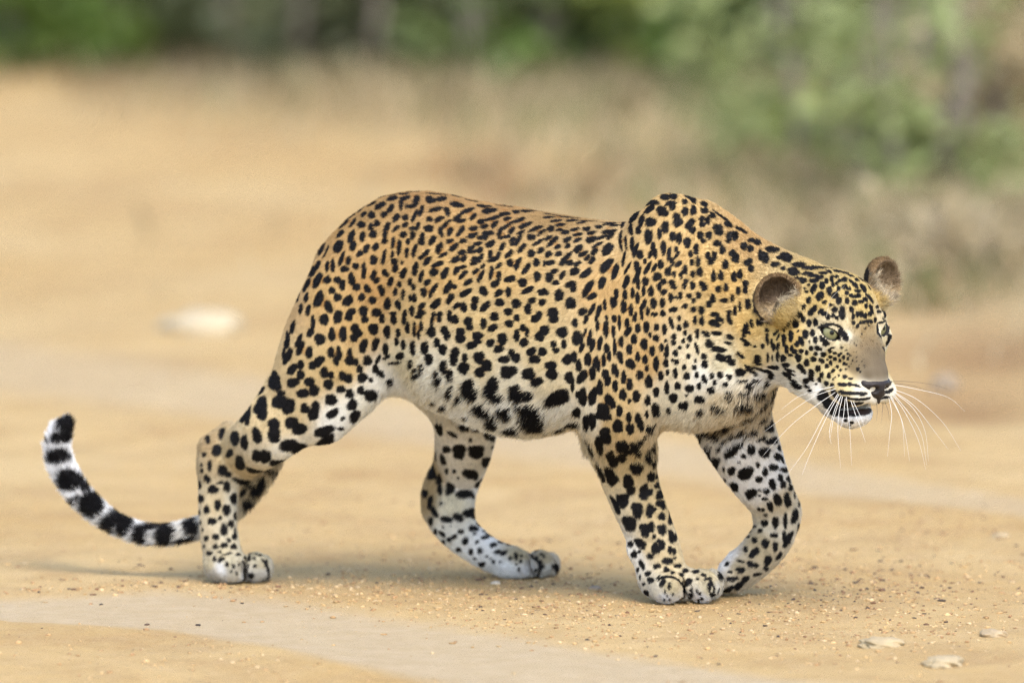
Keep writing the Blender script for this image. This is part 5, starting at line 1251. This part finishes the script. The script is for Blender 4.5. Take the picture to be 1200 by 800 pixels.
for s in (-1, 1):
    nadd((33, 24 * s, -83), (12, 7, 10), .006)
    nadd((52, 13 * s, -90), (9, 7, 5), .003, cut=True); nadd((38, 31 * s, -89), (10, 8, 4), .003, cut=True)
nP, nQ = surface_nets(NF); nP = smooth_mesh(nP, nQ, 2)
no = mesh_obj("nose", nP, nQ, nm.m, body)
NVn = np.empty(len(nP) * 3, np.float32); no.data.vertices.foreach_get("normal", NVn)
if np.mean((NVn.reshape(-1, 3) * (nP - nP.mean(0))).sum(1)) < 0: no.data.flip_normals()

# ---- fur
fm = Nodes("leopard_fur")
at2 = fm.n("Attribute", attribute_name="hcol")
hi_ = fm.n("HairInfo")
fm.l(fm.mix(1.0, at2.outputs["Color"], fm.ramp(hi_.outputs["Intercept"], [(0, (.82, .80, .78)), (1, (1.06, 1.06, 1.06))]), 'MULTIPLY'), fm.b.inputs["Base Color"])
fm.b.inputs["Roughness"].default_value = 0.5
fm.b.inputs["Specular IOR Level"].default_value = 0.12

tri = np.concatenate([Q[:, [0, 1, 2]], Q[:, [0, 2, 3]]])
e1 = P[tri[:, 1]] - P[tri[:, 0]]; e2 = P[tri[:, 2]] - P[tri[:, 0]]
fn_ = np.cross(e1, e2); area = np.linalg.norm(fn_, axis=1) / 2; fn_ = fn_ / np.maximum(area[:, None] * 2, 1e-12)
dens = np.ones(len(tri))
cen = P[tri].mean(1)
dens *= np.where(fn_ @ np.array([0, -0.985, 0.17]) > -0.15, 1.0, 0.40)
lmean = flen[tri].mean(1)
dens *= np.clip(7.0 / np.maximum(lmean, 2.5), 0.6, 2.0)
skip = lid[tri].any(1) | mouth[tri].any(1)
nn2 = (cen - nose); cl = np.stack([(cen - HO) @ HF, (cen - HO) @ HL, (cen - HO)[:, 2]], 1) * 1e3
skip |= (cl[:, 0] > 24) & (np.abs(cl[:, 1]) < 24) & (cl[:, 2] > -108) & (cl[:, 2] < -74)
dens[skip] = 0
NH = 760000
pw = area * dens; pw /= pw.sum()
ti = rng.choice(len(tri), NH, p=pw)
r1, r2 = rng.random(NH), rng.random(NH)
s1 = np.sqrt(r1)
bw = np.stack([1 - s1, s1 * (1 - r2), s1 * r2], 1)
V3 = tri[ti]
def interp(A): return (A[V3] * (bw[:, :, None] if A.ndim == 2 else bw)).sum(1)
root = interp(P); nr = interp(NV); nr /= np.linalg.norm(nr, axis=1)[:, None]
fd = interp(flow); ln = interp(flen) * 1e-3; rg = freg[V3[:, 0]]
fd = fd - nr * (fd * nr).sum(1)[:, None]
fd /= np.maximum(np.linalg.norm(fd, axis=1), 1e-6)[:, None]
side = np.cross(nr, fd)
# locks: neighbouring hairs lean together
cellid = np.floor(root / 0.0062 + rng.normal(size=root.shape) * .12).astype(np.int64)
hsh = (cellid[:, 0] * 73856093 ^ cellid[:, 1] * 19349663 ^ cellid[:, 2] * 83492791)
def hrand(salt): return ((np.sin(hsh.astype(float) % 9973 * (12.9898 + salt)) * 43758.5453) % 1.0)
lean = (hrand(1.1) - .5) * 0.5 + rng.normal(size=NH) * 0.16
fd = fd + side * lean[:, None]; fd /= np.linalg.norm(fd, axis=1)[:, None]
lnr = ln * rng.uniform(.65, 1.15, NH) * (0.85 + .3 * hrand(2.3))
long_ = np.clip((ln - .008) / .010, 0, 1)
lift0 = np.radians(26 + 10 * long_ + rng.normal(size=NH) * 7); lift1 = np.radians(11 + 8 * long_ + rng.normal(size=NH) * 7)
istail = rg == RN.index('tail')
lift0 = np.where(istail, np.radians(38), lift0); lift1 = np.where(istail, np.radians(24) + rng.normal(size=NH) * .1, lift1)
grav = -ZV[None] * (0.35 * long_)[:, None]
d0 = fd * np.cos(lift0)[:, None] + nr * np.sin(lift0)[:, None]
d1 = fd * np.cos((lift0 + lift1) / 2)[:, None] + nr * np.sin((lift0 + lift1) / 2)[:, None] + grav * .5
d2 = fd * np.cos(lift1)[:, None] + nr * np.sin(lift1)[:, None] + grav
p0 = root - nr * .0008
p1 = p0 + d0 * lnr[:, None] * .34; p2 = p1 + d1 * lnr[:, None] * .33; p3 = p2 + d2 * lnr[:, None] * .33
fr_ = np.where(long_ > .12, rng.uniform(.12, .75, NH), .45)[:, None]
seen_at = p0 * (1 - fr_) + p3 * fr_ - nr * ((p3 - p0) * nr).sum(1)[:, None] * fr_      # a mark lies where its hairs show, not where they root
hc_, hs = coat_colour(seen_at, 0.05)
inn = earin[V3].mean(1) > .5
ec_, em_ = ear_colour(root, inn, hc_)
em_ &= isear[V3].mean(1) > .5
hc_ = np.where(em_[:, None], ec_, hc_)
tf = em_ & (ln > .0105)
hc_[em_] *= rng.uniform(.55, 1.7, (em_.sum(), 1))
tf &= ln > .0125
hc_[tf] = np.array([.56, .46, .31]) * rng.uniform(.35, 1.15, (tf.sum(), 1))
hs[em_] = 0
# fine ticking of the muzzle, brow and ears
hfr, hlr, hur = h_local(root[:, 0], root[:, 1], root[:, 2])
hc_ *= (rng.uniform(.82, 1.14, NH) * (0.84 + .32 * hrand(3.7)))[:, None]
tick = (rng.random(NH) < .26) & (hs < .2) & (np.abs(hlr) < 30) & (hfr > -15) & (hur < -8) & (root[:, 0] > .4)
hc_[tick] *= .35
wz = np.clip((40 - np.abs(hlr)) / 14, 0, 1) * np.clip((hfr + 26) / 14, 0, 1) * np.clip((4 - hur) / 14, 0, 1) * (root[:, 0] > .4) * (hs < .3)
mz = wz > 0
gr2 = ((np.sin((np.floor(root / .0058 + rng.normal(size=root.shape) * .25)) @ np.array([269.5, 183.3, 246.1]) % 6283) * 43758.5453) % 1.0)
grain = ((np.sin((np.floor(root / .0034 + rng.normal(size=root.shape) * .15) @ np.array([127.1, 311.7, 74.7])) % 6283) * 43758.5453) % 1.0)
hc_[mz] *= (1 - wz[mz] * (.40 - .62 * grain[mz] - .34 * (gr2[mz] - .3)))[:, None]
wide = np.where(rg == RN.index('torso'), 1.0, .9) * (1 + .35 * long_)
REG = {'torso': ('torso_fur', None), 'neck': ('torso_fur', None), 'shoulder': ('torso_fur', None), 'fore_leg': ('leg_fur', 0), 'far_fore_leg': ('leg_fur', 1), 'hind_leg': ('leg_fur', 2), 'far_hind_leg': ('leg_fur', 3), 'paw': ('leg_fur', None), 'tail': ('tail_fur', None), 'head': ('head_fur', None)}
grp = np.zeros(NH, int)            # 0 trunk 1 head 2 near ear 3 far ear 4 tail 5-8 legs
for nme, gi in (('fore_leg', 5), ('far_fore_leg', 6), ('hind_leg', 7), ('far_hind_leg', 8), ('tail', 4)): grp[rg == RN.index(nme)] = gi
isp = rg == RN.index('paw')
pr = root[isp]
cent = np.array([at(790, 690, yl), at(860, 680, yf), at(280, 665, yh), at(615, 660, yr)])
grp[isp] = 5 + np.argmin(((pr[:, None] - cent[None]) ** 2).sum(2), 1)
hwr = headw[V3].mean(1)
grp[(hwr > .35) & (grp == 0)] = 1
er = isear[V3].mean(1) > .5
grp[er & (hlr < 0)] = 2; grp[er & (hlr > 0)] = 3
FURN = ["torso_fur", "head_fur", "ear_fur", "ear_fur", "tail_fur", "leg_fur", "leg_fur", "leg_fur", "leg_fur"]
def hair_obj(name, pts, rad_root, rad_tip, colr, mat, parent):
    n, k, _ = pts.shape
    hc = bpy.data.hair_curves.new(name)
    hc.add_curves([k] * n)
    hc.attributes["position"].data.foreach_set("vector", pts.astype(np.float32).ravel())
    ra = hc.attributes.get("radius") or hc.attributes.new("radius", 'FLOAT', 'POINT')
    tt = np.linspace(0, 1, k)
    rr = rad_root[:, None] * (1 - tt[None] ** 1.5) + rad_tip * tt[None]
    ra.data.foreach_set("value", rr.astype(np.float32).ravel())
    ac = hc.attributes.new("hcol", 'FLOAT_COLOR', 'CURVE')
    ac.data.foreach_set("color", np.concatenate([colr, np.ones((n, 1))], 1).astype(np.float32).ravel())
    hc.materials.append(mat)
    o = bpy.data.objects.new(name, hc)
    COL.objects.link(o)
    o.parent = parent
    o["kind"] = "stuff"
    return o
_, inv_ = np.unique(hsh, return_inverse=True)
cnt_ = np.bincount(inv_)
mean_ = np.stack([np.bincount(inv_, root[:, a]) / cnt_ for a in range(3)], 1)[inv_]
pull = (mean_ - root) * (.30 + .30 * long_ + .15 * istail)[:, None]                     # tips gather into locks
pull[np.linalg.norm(mean_ - root, axis=1) > .0085] = 0
p1 = p1 + pull * .15; p2 = p2 + pull * .55; p3 = p3 + pull
PT = np.stack([p0, p1, p2, p3], 1)
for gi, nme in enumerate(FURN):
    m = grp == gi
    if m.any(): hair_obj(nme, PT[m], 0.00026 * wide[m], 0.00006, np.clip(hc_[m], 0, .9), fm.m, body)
print("fur", round(time.time() - T0, 1))
# ================================================================== whiskers
wm = Nodes("whisker"); wm.b.inputs["Base Color"].default_value = (.78, .75, .68, 1); wm.b.inputs["Roughness"].default_value = .35
wd_ = Nodes("dark_whisker"); wd_.b.inputs["Base Color"].default_value = (.05, .04, .035, 1); wd_.b.inputs["Roughness"].default_value = .4
def whisker(px, py, ends, lat, dark=False, r=.00045):
    """from its root on the muzzle through pixel stations; lat: how far the tip swings across the animal, metres"""
    p, n = hit_near(px, py)
    if p is None: return
    y0 = p[1]
    pts = [p - n * .002]
    k = len(ends)
    for i, (ex, ey) in enumerate(ends):
        pts.append(at(ex, ey, y0 + lat * (i + 1) / k))
    pts = np.array(pts)
    R = np.linspace(r, r * .25, len(pts))
    pts, R = spline(pts, R, .008)
    v, f = tube(pts, R, 5)
    mesh_obj("whisker", v, f, (wd_ if dark else wm).m, body)
W = [(980, 455, [(955, 464), (930, 480), (895, 506)], -.04), (979, 459, [(955, 476), (925, 500), (893, 535)], -.05), (982, 460, [(965, 488), (945, 525), (918, 562)], -.05), (983, 461, [(968, 490), (950, 530), (940, 556)], -.06),
     (986, 462, [(978, 480), (972, 505), (974, 520)], -.04), (987, 463, [(983, 485), (982, 510), (985, 548)], -.05), (991, 463, [(994, 485), (996, 505), (998, 545)], -.05), (996, 468, [(1002, 484), (1010, 505), (1014, 518)], -.04),
     (985, 463, [(977, 490), (975, 500), (973, 512)], -.05), (978, 452, [(955, 458), (935, 465), (915, 480)], -.03), (999, 470, [(1008, 487), (1013, 500)], -.03), (990, 466, [(988, 490), (984, 505)], -.04),
     (1047, 455, [(1075, 468), (1105, 495), (1126, 528)], .05), (1047, 457, [(1072, 476), (1095, 505), (1111, 526)], .04), (1046, 459, [(1066, 485), (1080, 510), (1086, 545)], .02), (1045, 460, [(1060, 482), (1076, 515), (1085, 550)], .01),
     (1044, 462, [(1052, 480), (1058, 500), (1060, 535)], .0), (1043, 464, [(1054, 485), (1060, 505), (1066, 540)], -.01), (1042, 465, [(1045, 485), (1043, 505), (1040, 535)], -.02), (1047, 458, [(1070, 478), (1084, 505), (1088, 540)], .03),
     (1044, 417, [(1060, 417), (1080, 412)], .04), (1048, 450, [(1070, 455), (1110, 465), (1131, 482)], .06)]
for a in W: whisker(*a)
for a in [(1047, 446, [(1065, 447), (1090, 450), (1112, 456)], .06), (1047, 448, [(1070, 452), (1100, 462)], .05), (1040, 466, [(1062, 476), (1080, 492)], .03), (1032, 472, [(1034, 482), (1033, 495)], -.02), (1028, 472, [(1028, 484), (1027, 493)], -.02), (1037, 470, [(1041, 482), (1042, 492)], -.01)]: whisker(*a, dark=True, r=.0004)
for a in [(968, 372, [(974, 350), (990, 335)], -.05)]: whisker(*a, r=.0004)
